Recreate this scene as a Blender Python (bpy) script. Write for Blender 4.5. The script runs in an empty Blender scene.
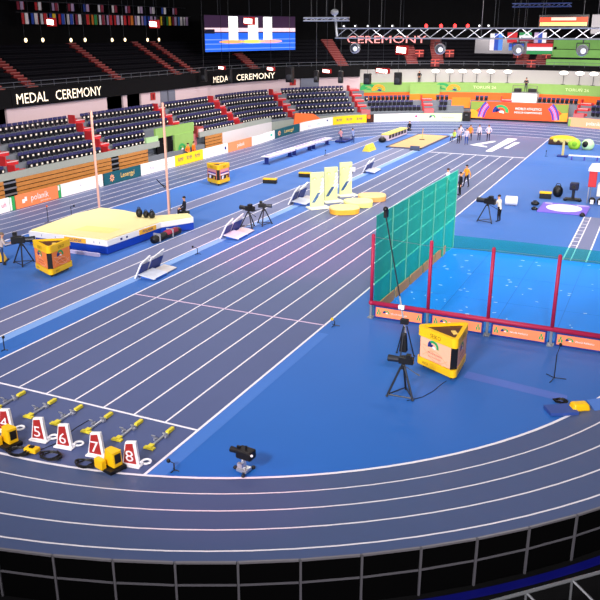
import bpy, bmesh, math, random
from mathutils import Vector, Matrix
random.seed(7)
S = bpy.context.scene
COL = S.collection
PI = math.pi

# ------------------------------------------------------------------ materials
def lin(c):
    if isinstance(c, str):
        c = c.lstrip('#'); c = [int(c[i:i+2], 16)/255 for i in (0, 2, 4)]
    return tuple(((v/12.92) if v <= .04045 else ((v+.055)/1.055)**2.4) for v in c)
MATS = {}
def mat(name, col='#888888', rough=.55, spec=.3, metal=0, emit=0, var=.06, scale=6, ecol=None, bump=0):
    if name in MATS: return MATS[name]
    m = bpy.data.materials.new(name); m.use_nodes = True
    nt = m.node_tree; b = nt.nodes['Principled BSDF']
    c = lin(col)
    b.inputs['Roughness'].default_value = rough
    b.inputs['Specular IOR Level'].default_value = spec
    b.inputs['Metallic'].default_value = metal
    tc = nt.nodes.new('ShaderNodeTexCoord'); nz = nt.nodes.new('ShaderNodeTexNoise')
    nz.inputs['Scale'].default_value = scale; nz.inputs['Detail'].default_value = 4
    nt.links.new(tc.outputs['Object'], nz.inputs['Vector'])
    mx = nt.nodes.new('ShaderNodeMix'); mx.data_type = 'RGBA'
    mx.inputs[6].default_value = (*[v*(1-var) for v in c], 1)
    mx.inputs[7].default_value = (*[min(1, v*(1+var)) for v in c], 1)
    nt.links.new(nz.outputs['Fac'], mx.inputs[0]); nt.links.new(mx.outputs[2], b.inputs['Base Color'])
    if bump:
        bp = nt.nodes.new('ShaderNodeBump'); bp.inputs['Strength'].default_value = bump
        nt.links.new(nz.outputs['Fac'], bp.inputs['Height']); nt.links.new(bp.outputs['Normal'], b.inputs['Normal'])
    if emit:
        b.inputs['Emission Color'].default_value = (*lin(ecol or col), 1)
        b.inputs['Emission Strength'].default_value = emit
    MATS[name] = m
    return m
def netmat(name, col, opac, tint='#ffffff'):
    m = bpy.data.materials.new(name); m.use_nodes = True
    nt = m.node_tree; b = nt.nodes['Principled BSDF']; out = nt.nodes['Material Output']
    b.inputs['Base Color'].default_value = (*lin(col), 1); b.inputs['Roughness'].default_value = .7
    t = nt.nodes.new('ShaderNodeBsdfTransparent'); t.inputs[0].default_value = (*lin(tint), 1); mx = nt.nodes.new('ShaderNodeMixShader')
    tc = nt.nodes.new('ShaderNodeTexCoord'); nz = nt.nodes.new('ShaderNodeTexNoise'); nz.inputs['Scale'].default_value = .7
    mr = nt.nodes.new('ShaderNodeMapRange'); mr.inputs['To Min'].default_value = opac-.06; mr.inputs['To Max'].default_value = opac+.06
    nt.links.new(tc.outputs['Object'], nz.inputs['Vector']); nt.links.new(nz.outputs['Fac'], mr.inputs['Value'])
    nt.links.new(mr.outputs['Result'], mx.inputs[0])
    nt.links.new(t.outputs[0], mx.inputs[1]); nt.links.new(b.outputs[0], mx.inputs[2]); nt.links.new(mx.outputs[0], out.inputs[0])
    return m
def woodmat():
    m = mat('slat_wood', '#ab743c', .5, .3, var=.22, scale=3)
    return m

M_TRACK = mat('track_rubber', '#3c4e7c', .5, .35, var=.05, scale=1.2)
M_SPRINT = mat('sprint_rubber', '#434f7e', .5, .35, var=.06, scale=1.0)
M_RUN = mat('runway_rubber', '#5d638e', .5, .35, var=.05, scale=1.0)
M_CARPET = mat('blue_carpet', '#0a5ab0', .55, .35, var=.06, scale=.35)
M_PALE = mat('pale_blue_strip', '#3a6ec0', .5, .35, var=.05)
M_LAND = mat('landing_blue', '#0f82ea', .5, .3, var=.05, scale=.8)
M_GLARE = mat('glare_strip', '#6f9ade', .5, .35, var=.05)  # whitish glare on the floor, put into a strip's colour
for m_, w_ in ((M_CARPET, .18), (M_TRACK, .12), (M_SPRINT, .2), (M_RUN, .2), (M_GLARE, .3)):
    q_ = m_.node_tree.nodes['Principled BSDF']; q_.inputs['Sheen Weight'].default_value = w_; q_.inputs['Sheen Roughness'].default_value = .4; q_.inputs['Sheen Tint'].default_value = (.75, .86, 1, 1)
M_LINE = mat('line_paint', '#e6e2ee', .5, .3, var=.02)
M_PLINE = mat('pink_line_paint', '#cdb2cf', .5, .3, var=.02)
WHITE = mat('white_plastic', '#eceaf0', .45, .4, var=.02)
CREAM = mat('cream_vinyl', '#e6d8a2', .5, .3, var=.04, scale=1.5)
WVINYL = mat('white_vinyl', '#e8e6ea', .5, .3, var=.02)
BVINYL = mat('blue_vinyl', '#0e3aa8', .45, .35, var=.06)
YELLOW = mat('yellow_plastic', '#f0bc0e', .42, .4, var=.03)
AMBER = mat('amber_vinyl', '#e9ad3a', .5, .3)
BLACK = mat('black_plastic', '#101014', .45, .35, var=.2)
DARK = mat('dark_metal', '#23252e', .4, .5, metal=.3)
GREY = mat('grey_metal', '#8d9098', .35, .5, metal=.6)
SILVER = mat('silver_metal', '#c4c6cf', .3, .5, metal=.7)
GLASS = mat('lens_glass', '#0a0c18', .08, .6)
RED = mat('red_paint', '#c22a30', .45, .4, var=.05)
REDBOARD = mat('red_board', '#a42a2a', .5, .3, var=.04)
MAROON = mat('maroon_padding', '#a01f45', .5, .3, var=.06)
ORANGE = mat('orange_print', '#ee6c38', .5, .3, var=.05, scale=1.5)
SALMON = mat('salmon_print', '#f0875c', .5, .3, var=.10, scale=2.5)
PALEOR = mat('pale_orange_print', '#f0a57e', .5, .3, var=.05)
TEALAD = mat('teal_print', '#12505f', .5, .3)
LIME = mat('lime_print', '#84aa5c', .5, .3, var=.08, scale=2)
PALELIME = mat('pale_lime_print', '#dbe9b4', .5, .3, var=.05)
GREEN = mat('green_print', '#2c9a56', .5, .3)
PURPLE = mat('purple_print', '#4b3aa0', .5, .3)
LILAC = mat('lilac_print', '#8f7fd8', .5, .3, var=.08)
NAVY = mat('navy_print', '#1c2f7a', .5, .3)
MAGENTA = mat('magenta_print', '#c02c74', .5, .3)
GOLD = mat('gold_print', '#e8c26a', .5, .3)
TEALTXT = mat('aqua_print', '#3fc0a8', .5, .3)
GREYTXT = mat('grey_print', '#8c88a8', .5, .3)
CONC = mat('concrete', '#6c737e', .8, .2, var=.08, scale=2)
DCONC = mat('shaded_concrete', '#101117', .8, .2, var=.1)  # concrete darkened to near black for the unlit upper tier
WOOD = woodmat()
PINKWALL = mat('pale_wall_panel', '#c9b4ba', .6, .25, var=.03)
GREYWALL = mat('grey_wall_panel', '#a9a7a6', .6, .25, var=.04)
SEATB = mat('seat_navy', '#2c2c5c', .45, .35, var=.06)
SEATK = mat('seat_black', '#15151d', .5, .3)
PLATE = mat('number_plate', '#f2e9dc', .5, .3)
BLACKWALL = mat('black_wall', '#07070a', .8, .15, var=.2)
SAND = mat('sand', '#cda67c', .9, .1, var=.12, scale=6, bump=.4)
SKIN = mat('skin', '#d49a7c', .5, .3)
UPSEAT = mat('upper_seat_shaded', '#0a0a12', .7, .1)  # shade of the upper tier put into the seat colour
UPGREEN = mat('green_seat_cover', '#7ab060', .8, .15, var=.15, scale=1.5)
DREDSTEP = mat('dark_red_step', '#7c2326', .6, .2)
NET = netmat('teal_net', '#04c8a0', .46, '#64f0d2')
NETLOW = netmat('teal_net_low', '#0a9a9a', .32, '#8ce8dc')
GLOW_W = mat('glow_white', '#fff4e0', emit=9)
GLOW_R = mat('glow_red', '#ff2a2a', emit=6)
GLOW_P = mat('glow_pink', '#ffd0c4', emit=7)
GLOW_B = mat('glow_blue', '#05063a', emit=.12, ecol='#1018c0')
LETTER_W = mat('lit_letters', '#f6e6cc', emit=1.0)
LETTER_R = mat('lit_red_letters', '#e88a88', emit=.75)

# ------------------------------------------------------------------ mesh builder
class MB:
    def __init__(s): s.v = []; s.f = []; s.m = []
    def add(s, vs, fs, mi=0):
        o = len(s.v); s.v += [tuple(p) for p in vs]
        for f in fs: s.f.append([i+o for i in f]); s.m.append(mi)
        return s
    def box(s, c, d, rz=0, mi=0, M=None, taper=1, rx=0, ry=0):
        x, y, z = [k/2 for k in d]
        R = Matrix.Rotation(rz, 4, 'Z') @ Matrix.Rotation(ry, 4, 'Y') @ Matrix.Rotation(rx, 4, 'X')
        vs = []
        for sz in (-1, 1):
            t = taper if sz > 0 else 1
            for sx, sy in ((-1, -1), (1, -1), (1, 1), (-1, 1)):
                p = R @ Vector((sx*x*t, sy*y*t, sz*z)) + Vector(c)
                vs.append(M @ p if M else p)
        return s.add(vs, [(3, 2, 1, 0), (4, 5, 6, 7), (0, 1, 5, 4), (1, 2, 6, 5), (2, 3, 7, 6), (3, 0, 4, 7)], mi)
    def tube(s, a, b, r, n=8, r2=None, mi=0):
        a = Vector(a); b = Vector(b); d = (b-a)
        if d.length < 1e-6: return s
        q = d.to_track_quat('Z', 'Y'); r2 = r if r2 is None else r2
        vs = [a + q @ Vector((r*math.cos(2*PI*i/n), r*math.sin(2*PI*i/n), 0)) for i in range(n)]
        vs += [b + q @ Vector((r2*math.cos(2*PI*i/n), r2*math.sin(2*PI*i/n), 0)) for i in range(n)]
        fs = [(i, (i+1) % n, n+(i+1) % n, n+i) for i in range(n)] + [tuple(range(n))[::-1], tuple(range(n, 2*n))]
        return s.add(vs, fs, mi)
    def path(s, pts, r, n=8, mi=0):
        for a, b in zip(pts, pts[1:]): s.tube(a, b, r, n, mi=mi)
        return s
    def prism(s, poly, z0, z1, mi=0, M=None, top=None, mit=None):
        n = len(poly); top = top or poly
        vs = [Vector((p[0], p[1], z0)) for p in poly] + [Vector((p[0], p[1], z1)) for p in top]
        if M: vs = [M @ p for p in vs]
        s.add(vs, [(i, (i+1) % n, n+(i+1) % n, n+i) for i in range(n)] + [tuple(range(n))[::-1]], mi)
        return s.add(vs[n:], [tuple(range(n))], mi if mit is None else mit)
    def ell(s, c, r, n=12, k=8, mi=0, M=None, zmin=-1):
        vs = []; fs = []
        for j in range(k+1):
            a = -PI/2 + PI*j/k
            for i in range(n):
                t = 2*PI*i/n
                p = Vector((c[0]+r[0]*math.cos(a)*math.cos(t), c[1]+r[1]*math.cos(a)*math.sin(t), c[2]+r[2]*max(zmin, math.sin(a))))
                vs.append(M @ p if M else p)
        for j in range(k):
            for i in range(n):
                fs.append((j*n+i, j*n+(i+1) % n, (j+1)*n+(i+1) % n, (j+1)*n+i))
        return s.add(vs, fs, mi)
    def lathe(s, prof, n=16, c=(0, 0, 0), mi=0, M=None):
        vs = []
        for r, z in prof:
            for i in range(n):
                p = Vector((c[0]+r*math.cos(2*PI*i/n), c[1]+r*math.sin(2*PI*i/n), c[2]+z)); vs.append(M @ p if M else p)
        k = len(prof)
        fs = [(j*n+i, j*n+(i+1) % n, (j+1)*n+(i+1) % n, (j+1)*n+i) for j in range(k-1) for i in range(n)]
        fs += [tuple(range(n))[::-1], tuple(range((k-1)*n, k*n))]
        return s.add(vs, fs, mi)
    def quad(s, pts, mi=0): return s.add(pts, [tuple(range(len(pts)))], mi)
    def text(s, body, size, fn, mi=0, align='CENTER'):
        cu = bpy.data.curves.new('t', 'FONT'); cu.body = body; cu.size = size; cu.align_x = align; cu.resolution_u = 2
        o = bpy.data.objects.new('t', cu); COL.objects.link(o)
        me = o.evaluated_get(bpy.context.evaluated_depsgraph_get()).to_mesh()
        s.add([fn(v.co.x, v.co.y) for v in me.vertices], [tuple(p.vertices) for p in me.polygons], mi)
        bpy.data.objects.remove(o); bpy.data.curves.remove(cu)
        return s
    def build(s, name, mats, parent=None, smooth=False, bevel=0, loc=None, recalc=True):
        me = bpy.data.meshes.new(name); me.from_pydata(s.v, [], s.f)
        for m in (mats if isinstance(mats, (list, tuple)) else [mats]): me.materials.append(m)
        for p, i in zip(me.polygons, s.m): p.material_index = i; p.use_smooth = smooth
        if recalc or smooth:
            bm = bmesh.new(); bm.from_mesh(me)
            bmesh.ops.recalc_face_normals(bm, faces=bm.faces); bm.to_mesh(me); bm.free()
        o = bpy.data.objects.new(name, me); COL.objects.link(o)
        if parent: o.parent = parent
        if loc: o.location = loc
        if bevel:
            md = o.modifiers.new('b', 'BEVEL'); md.width = bevel; md.segments = 2; md.limit_method = 'ANGLE'
        return o

def tag(o, label=None, cat=None, group=None, kind=None):
    if label: o['label'] = label
    if cat: o['category'] = cat
    if group: o['group'] = group
    if kind: o['kind'] = kind
    return o
def thing(name, label, cat, loc=(0, 0, 0), rz=0, group=None):
    o = bpy.data.objects.new(name, None); COL.objects.link(o); o.location = loc; o.rotation_euler = (0, 0, rz)
    o.empty_display_size = .2
    return tag(o, label, cat, group)
def struct(o): o['kind'] = 'structure'; return o
def dup(root, loc, rz=0, label=None, group=None):
    r = root.copy(); COL.objects.link(r); r.location = loc; r.rotation_euler = (0, 0, rz)
    if label: r['label'] = label
    if group: r['group'] = group
    for ch in root.children:
        c = ch.copy(); COL.objects.link(c); c.parent = r
        for g in ch.children:
            d = g.copy(); COL.objects.link(d); d.parent = c
    return r
ORD = ['first', 'second', 'third', 'fourth', 'fifth', 'sixth', 'seventh', 'eighth', 'ninth', 'tenth', 'eleventh', 'twelfth', 'thirteenth',
       'fourteenth', 'fifteenth', 'sixteenth', 'seventeenth', 'eighteenth', 'nineteenth', 'twentieth', 'twenty-first', 'twenty-second']

# ------------------------------------------------------------------ the oval
CX, Y1, Y2, R0, LW = -5.2, 13.85, 59.3, 17.5, 1.06
def ss(x): x = max(0, min(1, x)); return x*x*(3-2*x)
def P(s, R, z=0):                       # s runs up the left straight, then round the far bend
    if s <= Y2: return Vector((CX-R, s, z))
    t = (s-Y2)/23
    return Vector((CX-R*math.cos(t), Y2+R*math.sin(t), z))
def bank(s):
    t = (s-Y2)/23
    return ss((t+.1)/.75)*ss((PI-t+.1)/.75)
def hb(s, R=23.): return .2/LW*max(0, min(R-R0, 4.72))*bank(s)
def ring(b, s0, s1, Ra, Rb, z0, z1, mi=0, step=1.2, base=False):
    n = max(1, int(math.ceil((s1-s0)/step)))
    if s1 <= Y2: n = 1 if not base else n
    vs = []
    for i in range(n+1):
        s = s0+(s1-s0)*i/n; h = hb(s) if base else 0
        vs += [P(s, Ra, z0+h), P(s, Rb, z0+h), P(s, Rb, z1+h), P(s, Ra, z1+h)]
    fs = [(3, 2, 1, 0), (4*n, 4*n+1, 4*n+2, 4*n+3)]
    for i in range(n):
        for k in range(4):
            fs.append((4*i+k, 4*i+(k+1) % 4, 4*i+4+(k+1) % 4, 4*i+4+k))
    b.add(vs, fs, mi); return b

def stations():
    L = []
    for i in range(24): L.append((Vector((CX, Y1+(Y2-Y1)*i/24, 0)), Vector((-1, 0, 0)), 'l', (Y1+(Y2-Y1)*i/24)))
    N = 72
    for i in range(N+1):
        t = PI*i/N; L.append((Vector((CX, Y2, 0)), Vector((-math.cos(t), math.sin(t), 0)), 'f', t))
    for i in range(1, 24): L.append((Vector((CX, Y2+(Y1-Y2)*i/24, 0)), Vector((1, 0, 0)), 'r', Y2+(Y1-Y2)*i/24))
    for i in range(N+1):
        t = PI*i/N; L.append((Vector((CX, Y1, 0)), Vector((math.cos(t), -math.sin(t), 0)), 'n', t))
    return L
ST = stations()
def bk(k, t):
    if k == 'f': return ss((t+.1)/.75)*ss((PI-t+.1)/.75)
    if k == 'n': return ss((t+.3)/.6)*ss((PI-t+.3)/.6)
    y = t
    return max(ss(((y-Y2)/17.5+.1)/.75), ss(((Y1-y)/17.5+.3)/.6))
def loopstrip(b, Ra, Rb, dz, mi, pred=lambda k, t: True):
    vs = []; n = len(ST)
    for c, d, k, t in ST:
        for R in (Ra, Rb):
            p = c+d*R; p.z = .2/LW*max(0, min(R-R0, 4.72))*bk(k, t)+dz; vs.append(p)
    fs = []
    for i in range(n):
        j = (i+1) % n
        if pred(ST[i][2], ST[i][3]) and pred(ST[j][2], ST[j][3]): fs.append((2*i, 2*i+1, 2*j+1, 2*j))
    b.add(vs, fs, mi)
b = MB()
for q in range(4): loopstrip(b, R0+q*LW, R0+(q+1)*LW, 0, 0)
loopstrip(b, R0+4*LW, 22.22, 0, 0)
loopstrip(b, 22.22, 23.7, 0, 0, lambda k, t: k in 'lf')
loopstrip(b, 23.7, 26.6, 0, 0, lambda k, t: k == 'f' and 1.0 < t < 2.4)
loopstrip(b, R0-.06, R0+.05, .012, 1)
for q in range(1, 5): loopstrip(b, R0+q*LW-.033, R0+q*LW+.033, .006, 1)
loopstrip(b, R0+5*LW-.033, R0+5*LW+.033, .006, 1, lambda k, t: k in 'lf')
struct(b.build('oval_track', [M_TRACK, M_LINE], recalc=False))

# base floor and infield
struct(MB().box((-5, 40, -.45), (110, 170, .18)).build('floor', BLACKWALL))
def ylim(x, R=17.5):
    q = math.sqrt(max(0, R*R-(x-CX)**2)); return Y1-q, Y2+q
def istrip(b, x0, x1, z, mi=0, y0=None, y1=None, n=24):
    vs = []
    for i in range(n+1):
        x = x0+(x1-x0)*i/n; a, c = ylim(x)
        vs += [(x, a if y0 is None else max(a, y0), z), (x, c if y1 is None else min(c, y1), z)]
    b.add(vs, [(2*i, 2*i+2, 2*i+3, 2*i+1) for i in range(n)], mi)
b = MB(); istrip(b, CX-17.49, CX+17.49, 0, 0, n=80)
istrip(b, .04, .55, .004, 1, None, 9.2)
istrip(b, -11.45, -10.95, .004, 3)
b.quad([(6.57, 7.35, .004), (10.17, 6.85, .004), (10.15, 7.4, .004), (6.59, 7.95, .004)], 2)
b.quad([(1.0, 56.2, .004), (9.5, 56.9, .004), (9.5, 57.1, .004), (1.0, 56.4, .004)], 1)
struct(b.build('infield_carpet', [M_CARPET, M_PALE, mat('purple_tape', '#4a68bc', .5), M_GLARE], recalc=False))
SL = 1.22
b = MB(); istrip(b, -8*SL, 0, .006, 0)
for k in range(9):
    w = .045 if k in (0, 8) else .033
    istrip(b, -k*SL-w, -k*SL+w, .011, 1, None if k in (0, 8) else 0, 76 if k in (0, 8) else 60)
b.box((-4*SL, 0, .010), (8*SL, .08, .006), mi=1)
b.box((-4*SL, 10.05, .010), (8*SL, .08, .006), mi=2)
b.box((-4*SL, 60.1, .010), (8*SL, .22, .006), mi=1)
def g2(pts): return [(x, y, .014) for x, y in pts]
b.quad(g2([(-7.2, 67.0), (-5.6, 71.2), (-5.15, 71.4), (-5.2, 70.2), (-6.2, 67.4), (-5.2, 66.6), (-5.0, 65.9)]), 1)
b.quad(g2([(-4.6, 62.9), (-3.9, 62.9), (-3.3, 74.2), (-4.4, 74.2)]), 1)
b.quad(g2([(-3.3, 65.9), (-2.8, 65.9), (-2.5, 71.2), (-3.1, 71.2)]), 1)
struct(b.build('sprint_track', [M_SPRINT, M_LINE, M_PLINE], recalc=False))
b = MB()
for x0, x1, y0, y1 in ((-13.95, -11.5, None, 61.3), (-18.7, -17.4, 22.5, None), (7.85, 9.05, 24.6, 36)):
    istrip(b, x0, x1, .006, 0, y0, y1)
    for x in (x0, x1): istrip(b, x-.04, x+.04, .011, 1, y0, y1, 3)
istrip(b, -12.78, -12.7, .011, 1, None, 61, 3)
istrip(b, 8.22, 8.28, .011, 1, 24.6, 36, 3)
for k in range(9): b.box((8.05, 28+k*.95, .010), (.34, .07, .006), mi=1)
struct(b.build('jump_runways', [M_RUN, M_LINE], recalc=False))

# ------------------------------------------------------------------ start area
def block(loc, rz=0, label=''):
    t = thing('starting_block', label, 'starting block', loc, rz, 'starting blocks behind the sprint start line')
    MB().box((0, .62, .04), (.07, 1.1, .045)).build('rail', SILVER, t)
    MB().box((0, .02, .035), (.34, .14, .05)).box((0, .1, .07), (.16, .2, .04)).build('rear_anchor', mat('pale_yellow_plastic', '#dccb3c', .45, .3), t)
    MB().box((0, 1.15, .06), (.11, .34, .09)).build('front_anchor', mat('pale_yellow_plastic'), t)
    for sx, y in ((-1, .46), (1, .72)):
        MB().box((sx*.11, y, .15), (.13, .03, .2), rx=.6).box((sx*.11, y+.05, .06), (.05, .16, .05)).build('foot_pedal', SILVER, t)
    return t
lanes = {8: -.81, 7: -1.99, 6: -3.17, 5: -4.39, 4: -5.5, 3: -6.86}
for n, x in lanes.items():
    block((x+.11, -1.6, .012), 0.02, {8: 'yellow-ended starting block in the sprint lane nearest the blue carpet, behind board 8',
        7: 'yellow-ended starting block in the lane of red number board 7', 6: 'yellow-ended starting block in the lane of red number board 6',
        5: 'yellow-ended starting block in the lane of red number board 5', 4: 'yellow-ended starting block in the lane of red number board 4',
        3: 'yellow-ended starting block one lane beyond the block of board 4'}[n])
def numboard(n, loc, rz):
    t = thing('lane_number_board', 'red lane number board with white figure %d standing behind the starting blocks' % n, 'lane number board', loc, rz, 'lane number boards at the sprint start')
    t.scale = (1, 1, .88)
    pr = [(-.27, 0), (.27, 0), (.2, .86), (-.13, .8)]
    M = Matrix.Rotation(PI/2, 4, 'X')
    pf = MB().prism([(x, y+.06) for x, y in pr], -.05, .05, M=M).build('board_frame', WHITE, t, bevel=.012)
    MB().prism([(-.225, .1), (.185, .1), (.11, .84), (-.115, .79)], .052, .056, M=M).build('red_face', REDBOARD, t)
    MB().text(str(n), .58, lambda x, y: (x-.025, -.06, y+.17)).build('number', WHITE, t)
    MB().box((0, .02, .03), (.62, .34, .05)).build('base_plate', WHITE, t, bevel=.01)
    h = MB()
    pts = [(.2, .06, .12)]+[(.42+.13*math.cos(a), .1+.13*math.sin(a), .16) for a in [PI*1.2-PI*1.7*i/8 for i in range(9)]]
    h.path(pts, .035, 6); h.build('carrying_hook', WHITE, t)
    return t
for n, x in ((8, -.62), (7, -1.86), (6, -3.05), (5, -4.02), (4, -5.35)): numboard(n, (x, -2.55, .012), .12)
def speaker(loc, rz, label):
    t = thing('starter_speaker', label, 'starter loudspeaker', loc, rz, 'yellow starter loudspeakers by the bend')
    t.scale = (.82, .82, .9)
    MB().prism([(-.3, -.2), (.3, -.2), (.3, .2), (-.3, .2)], .16, .68, top=[(-.24, -.14), (.26, -.2), (.26, .2), (-.24, .14)]).build('housing', YELLOW, t, bevel=.05)
    MB().box((.285, 0, .46), (.04, .24, .3)).build('horn_mouth', BLACK, t)
    MB().box((-.2, -.38, .28), (.42, .22, .34)).build('battery_case', YELLOW, t, bevel=.04)
    MB().box((0, -.05, .09), (.74, .7, .12)).build('base', BLACK, t, bevel=.02)
    for sx, sy in ((-1, -1), (1, -1), (1, 1), (-1, 1)): MB().tube((sx*.33-.02, sy*.3-.05, .05), (sx*.33+.02, sy*.3-.05, .05), .05).build('wheel', DARK, t)
    return t
speaker((-.98, -2.92, .012), -.25, 'yellow starter loudspeaker on black base in front of board 7')
speaker((-4.62, -3.15, .012), -.25, 'yellow starter loudspeaker in front of board 4 at the photo edge')
t = thing('starter_control_box', 'small yellow control box among black cables by board 5', 'control box', (-3.72, -3.2, .012), .1)
MB().box((0, 0, .1), (.42, .26, .14)).build('case', YELLOW, t, bevel=.03); MB().box((0, 0, .19), (.14, .1, .04)).build('handle', BLACK, t)
def coil(loc, label, r=.22, col=BLACK, group='coiled black cables at the start'):
    b = MB(); rr = random.Random(int(loc[0]*100))
    pts = [(r*(1+.25*math.sin(a*1.7))*math.cos(a)*1.4, r*math.sin(a), .03+.02*rr.random()+.008*a/3) for a in [i*.45 for i in range(60)]]
    b.path(pts, .022, 5); return tag(b.build('cable_coil', col, loc=loc), label, 'cable', group)
coil((-4.05, -3.42, .012), 'black cable coil left of the small yellow control box')
coil((-3.02, -3.2, .012), 'black cable coil right of the small yellow control box')
coil((-1.82, -3.12, .012), 'black cable coil on the left of the loudspeaker by board 7', .2)
tag(MB().path([(-3.6, -3.0, .02), (-3.4, -2.4, .02), (-3.55, -1.5, .02), (-3.5, -.9, .02)], .012, 5).build('trailing_cable', BLACK), 'thin black cable running from control box past board 5', 'cable')

# ------------------------------------------------------------------ triangular timing boxes
def emblem(b, fn, w, blue, green, white):
    # half-round swoosh badge
    def arc(r0, r1, a0, a1, mi, cx=0, cy=0, n=10):
        vs = []
        for i in range(n+1):
            a = a0+(a1-a0)*i/n
            vs += [fn((cx+r0*math.cos(a))*w, (cy+r0*math.sin(a)*.8)*w), fn((cx+r1*math.cos(a))*w, (cy+r1*math.sin(a)*.8)*w)]
        b.add(vs, [(2*i, 2*i+1, 2*i+3, 2*i+2) for i in range(n)], mi)
    arc(.30, .5, -.25, PI*.72, green); arc(.2, .5, PI*.72, PI*1.08, blue); arc(.0, .2, PI*.3, PI*1.1, blue, -.1, -.02); arc(.0, .17, -.2, PI*.9, white, .06, -.1)
def rtri(r, rc, n=5):
    pts = []
    for k in range(3):
        a = PI+k*2*PI/3; c = Vector((math.cos(a), math.sin(a)))*(r-2*rc)
        for i in range(n+1):
            t = a-PI/3+2*PI/3*i/n; pts.append((c.x+rc*math.cos(t), c.y+rc*math.sin(t)))
    return pts
def timebox(loc, rz, label, style=0, panel=SALMON):
    t = thing('timing_display_box', label, 'timing display', loc, rz, 'three-sided yellow timing displays')
    o = rtri(1.22, .16); i_ = []
    for k in range(3):
        a = PI+k*2*PI/3
        for sg in (-1, 1): i_.append((.95*math.cos(a)-sg*.133*math.sin(a), .95*math.sin(a)+sg*.133*math.cos(a)))
    t.scale = (.98, .98, 1.1)
    MB().prism(i_, .42, 1.16).build('printed_panels', panel, t)
    MB().prism(o, .13, .40).build('lower_band', YELLOW, t, bevel=.03)
    b = MB(); inn = rtri(.92, .06); n = len(o); vs = []
    for pts, z in ((o, 1.16), (o, 1.48), (inn, 1.48), (inn, 1.40)): vs += [(x, y, z) for x, y in pts]
    b.add(vs, [(k*n+i, k*n+(i+1) % n, (k+1)*n+(i+1) % n, (k+1)*n+i) for k in range(3) for i in range(n)]+[tuple(range(n))])
    b.build('upper_band', YELLOW, t)
    MB().prism(rtri(.93, .06), 1.36, 1.41).build('recessed_lid', mat('brown_lid', '#4a2416', .5), t)
    MB().box((.28, -.1, 1.425), (.16, .3, .03), rz=.5).build('label_plate', GOLD, t)
    for k in range(3):
        a = PI+k*2*PI/3
        M = Matrix.Rotation(a, 4, 'Z')
        MB().box((.952, 0, .78), (.03, .255, .74), M=M).build('corner_display', BLACK, t)
        nrm = a+PI/3; d = Vector((math.cos(nrm), math.sin(nrm), 0)); u = Vector((-d.y, d.x, 0))
        ap = .592
        def fn(x, y, off=.006, d=d, u=u, ap=ap): return d*(ap+off)+u*x+Vector((0, 0, y))
        b = MB()
        if style == 0:
            emblem(b, lambda x, y: fn(x-.1, y+.93), .55, 1, 0, 2)
            b.text('World Athletics', .11, lambda x, y: fn(x, y+.66), 3); b.text('Indoor Championships', .07, lambda x, y: fn(x, y+.55), 3)
            for q in range(3):
                pts = [fn(-.62+.124*i, .5+.1*q+.28*math.sin(i*.32+q*1.4), .003) for i in range(11)]
                b.add(pts+[p+Vector((0, 0, .035)) for p in pts], [(i, i+1, 12+i, 11+i) for i in range(10)], 4)
            b.build('printed_emblem', [GREEN, NAVY, WHITE, REDBOARD, PALEOR], t)
        else:
            for z0, z1, mi in ((.95, 1.14, 0), (.84, .93, 1), (.74, .82, 2), (.44, .7, 3)):
                b.quad([fn(-.66, z0), fn(.66, z0), fn(.66, z1), fn(-.66, z1)], mi)
            b.quad([fn(-.5, .44, .01), fn(-.2, .44, .01), fn(-.12, .68, .01), fn(-.42, .68, .01)], 2)
            b.quad([fn(.2, .44, .01), fn(.42, .44, .01), fn(.46, .62, .01), fn(.26, .62, .01)], 4)
            b.build('printed_bands', [mat('pink_print', '#e89a9c'), PURPLE, WHITE, BLACK, YELLOW], t)
        ap2 = (1.22-.32)/2+.16
        b = MB(); b.text('SEIKO', .2, lambda x, y: d*(ap2+.008)+u*x+Vector((0, 0, 1.24+y)))
        if style == 0: b.text('SEIKO', .12, lambda x, y: d*(ap2+.008)+u*(x-.45)+Vector((0, 0, .22+y)))
        b.build('lettering', mat('olive_letters', '#7a5a10'), t)
        MB().tube((.8*math.cos(a)-.03, .8*math.sin(a), .07), (.8*math.cos(a)+.03, .8*math.sin(a), .07), .07, 10).build('caster', BLACK, t)
    return t
timebox((5.8, 7.7, 0), 0.03, 'yellow three-sided timing display nearest the curved track, with salmon panels', 0, mat('peach_panel', '#f0b292', .5, .3, var=.12, scale=2.5))
timebox((-15.7, 11.2, 0), 0.1, 'yellow three-sided timing display with orange panels beside the vault mat', 0, mat('orange_panel', '#f0823f', .5, .3, var=.12, scale=2.5))
timebox((-20.45, 35.95, 0), 0.0, 'yellow three-sided timing display with pink and black bands beyond the vault mat', 1)

# ------------------------------------------------------------------ shot landing cage
XL, YF, XR, YB = 1.44, 11.8, 11.4, 24.5
b = MB(); b.box(((XL+XR)/2, (YF+YB)/2+.1, .03), (XR-XL-.2, YB-YF-.5, .05), mi=0)
for k in range(70):
    x = random.uniform(XL+.4, XR-.4); y = random.uniform(YF+.6, YB-.4); b.box((x, y, .058), (random.uniform(.05, .2), random.uniform(.03, .07), .004), rz=random.uniform(-.3, .8), mi=1)
for y in (16, 20): b.box(((XL+XR)/2, y, .058), (XR-XL-.3, .03, .004), mi=2)
for x in (4, 6.5, 9): b.box((x, (YF+YB)/2, .058), (.03, YB-YF-.6, .004), mi=2)
tag(b.build('landing_mat', [M_LAND, mat('scuff_white', '#b8dcf8'), mat('seam_blue', '#176fd0')]), 'bright blue shot landing mat inside the netted enclosure, scuffed white', 'landing mat')
t = thing('netting_enclosure', 'shot put enclosure of maroon posts with teal netting around bright blue mat', 'netting enclosure', (XL, YF, 0))
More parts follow.
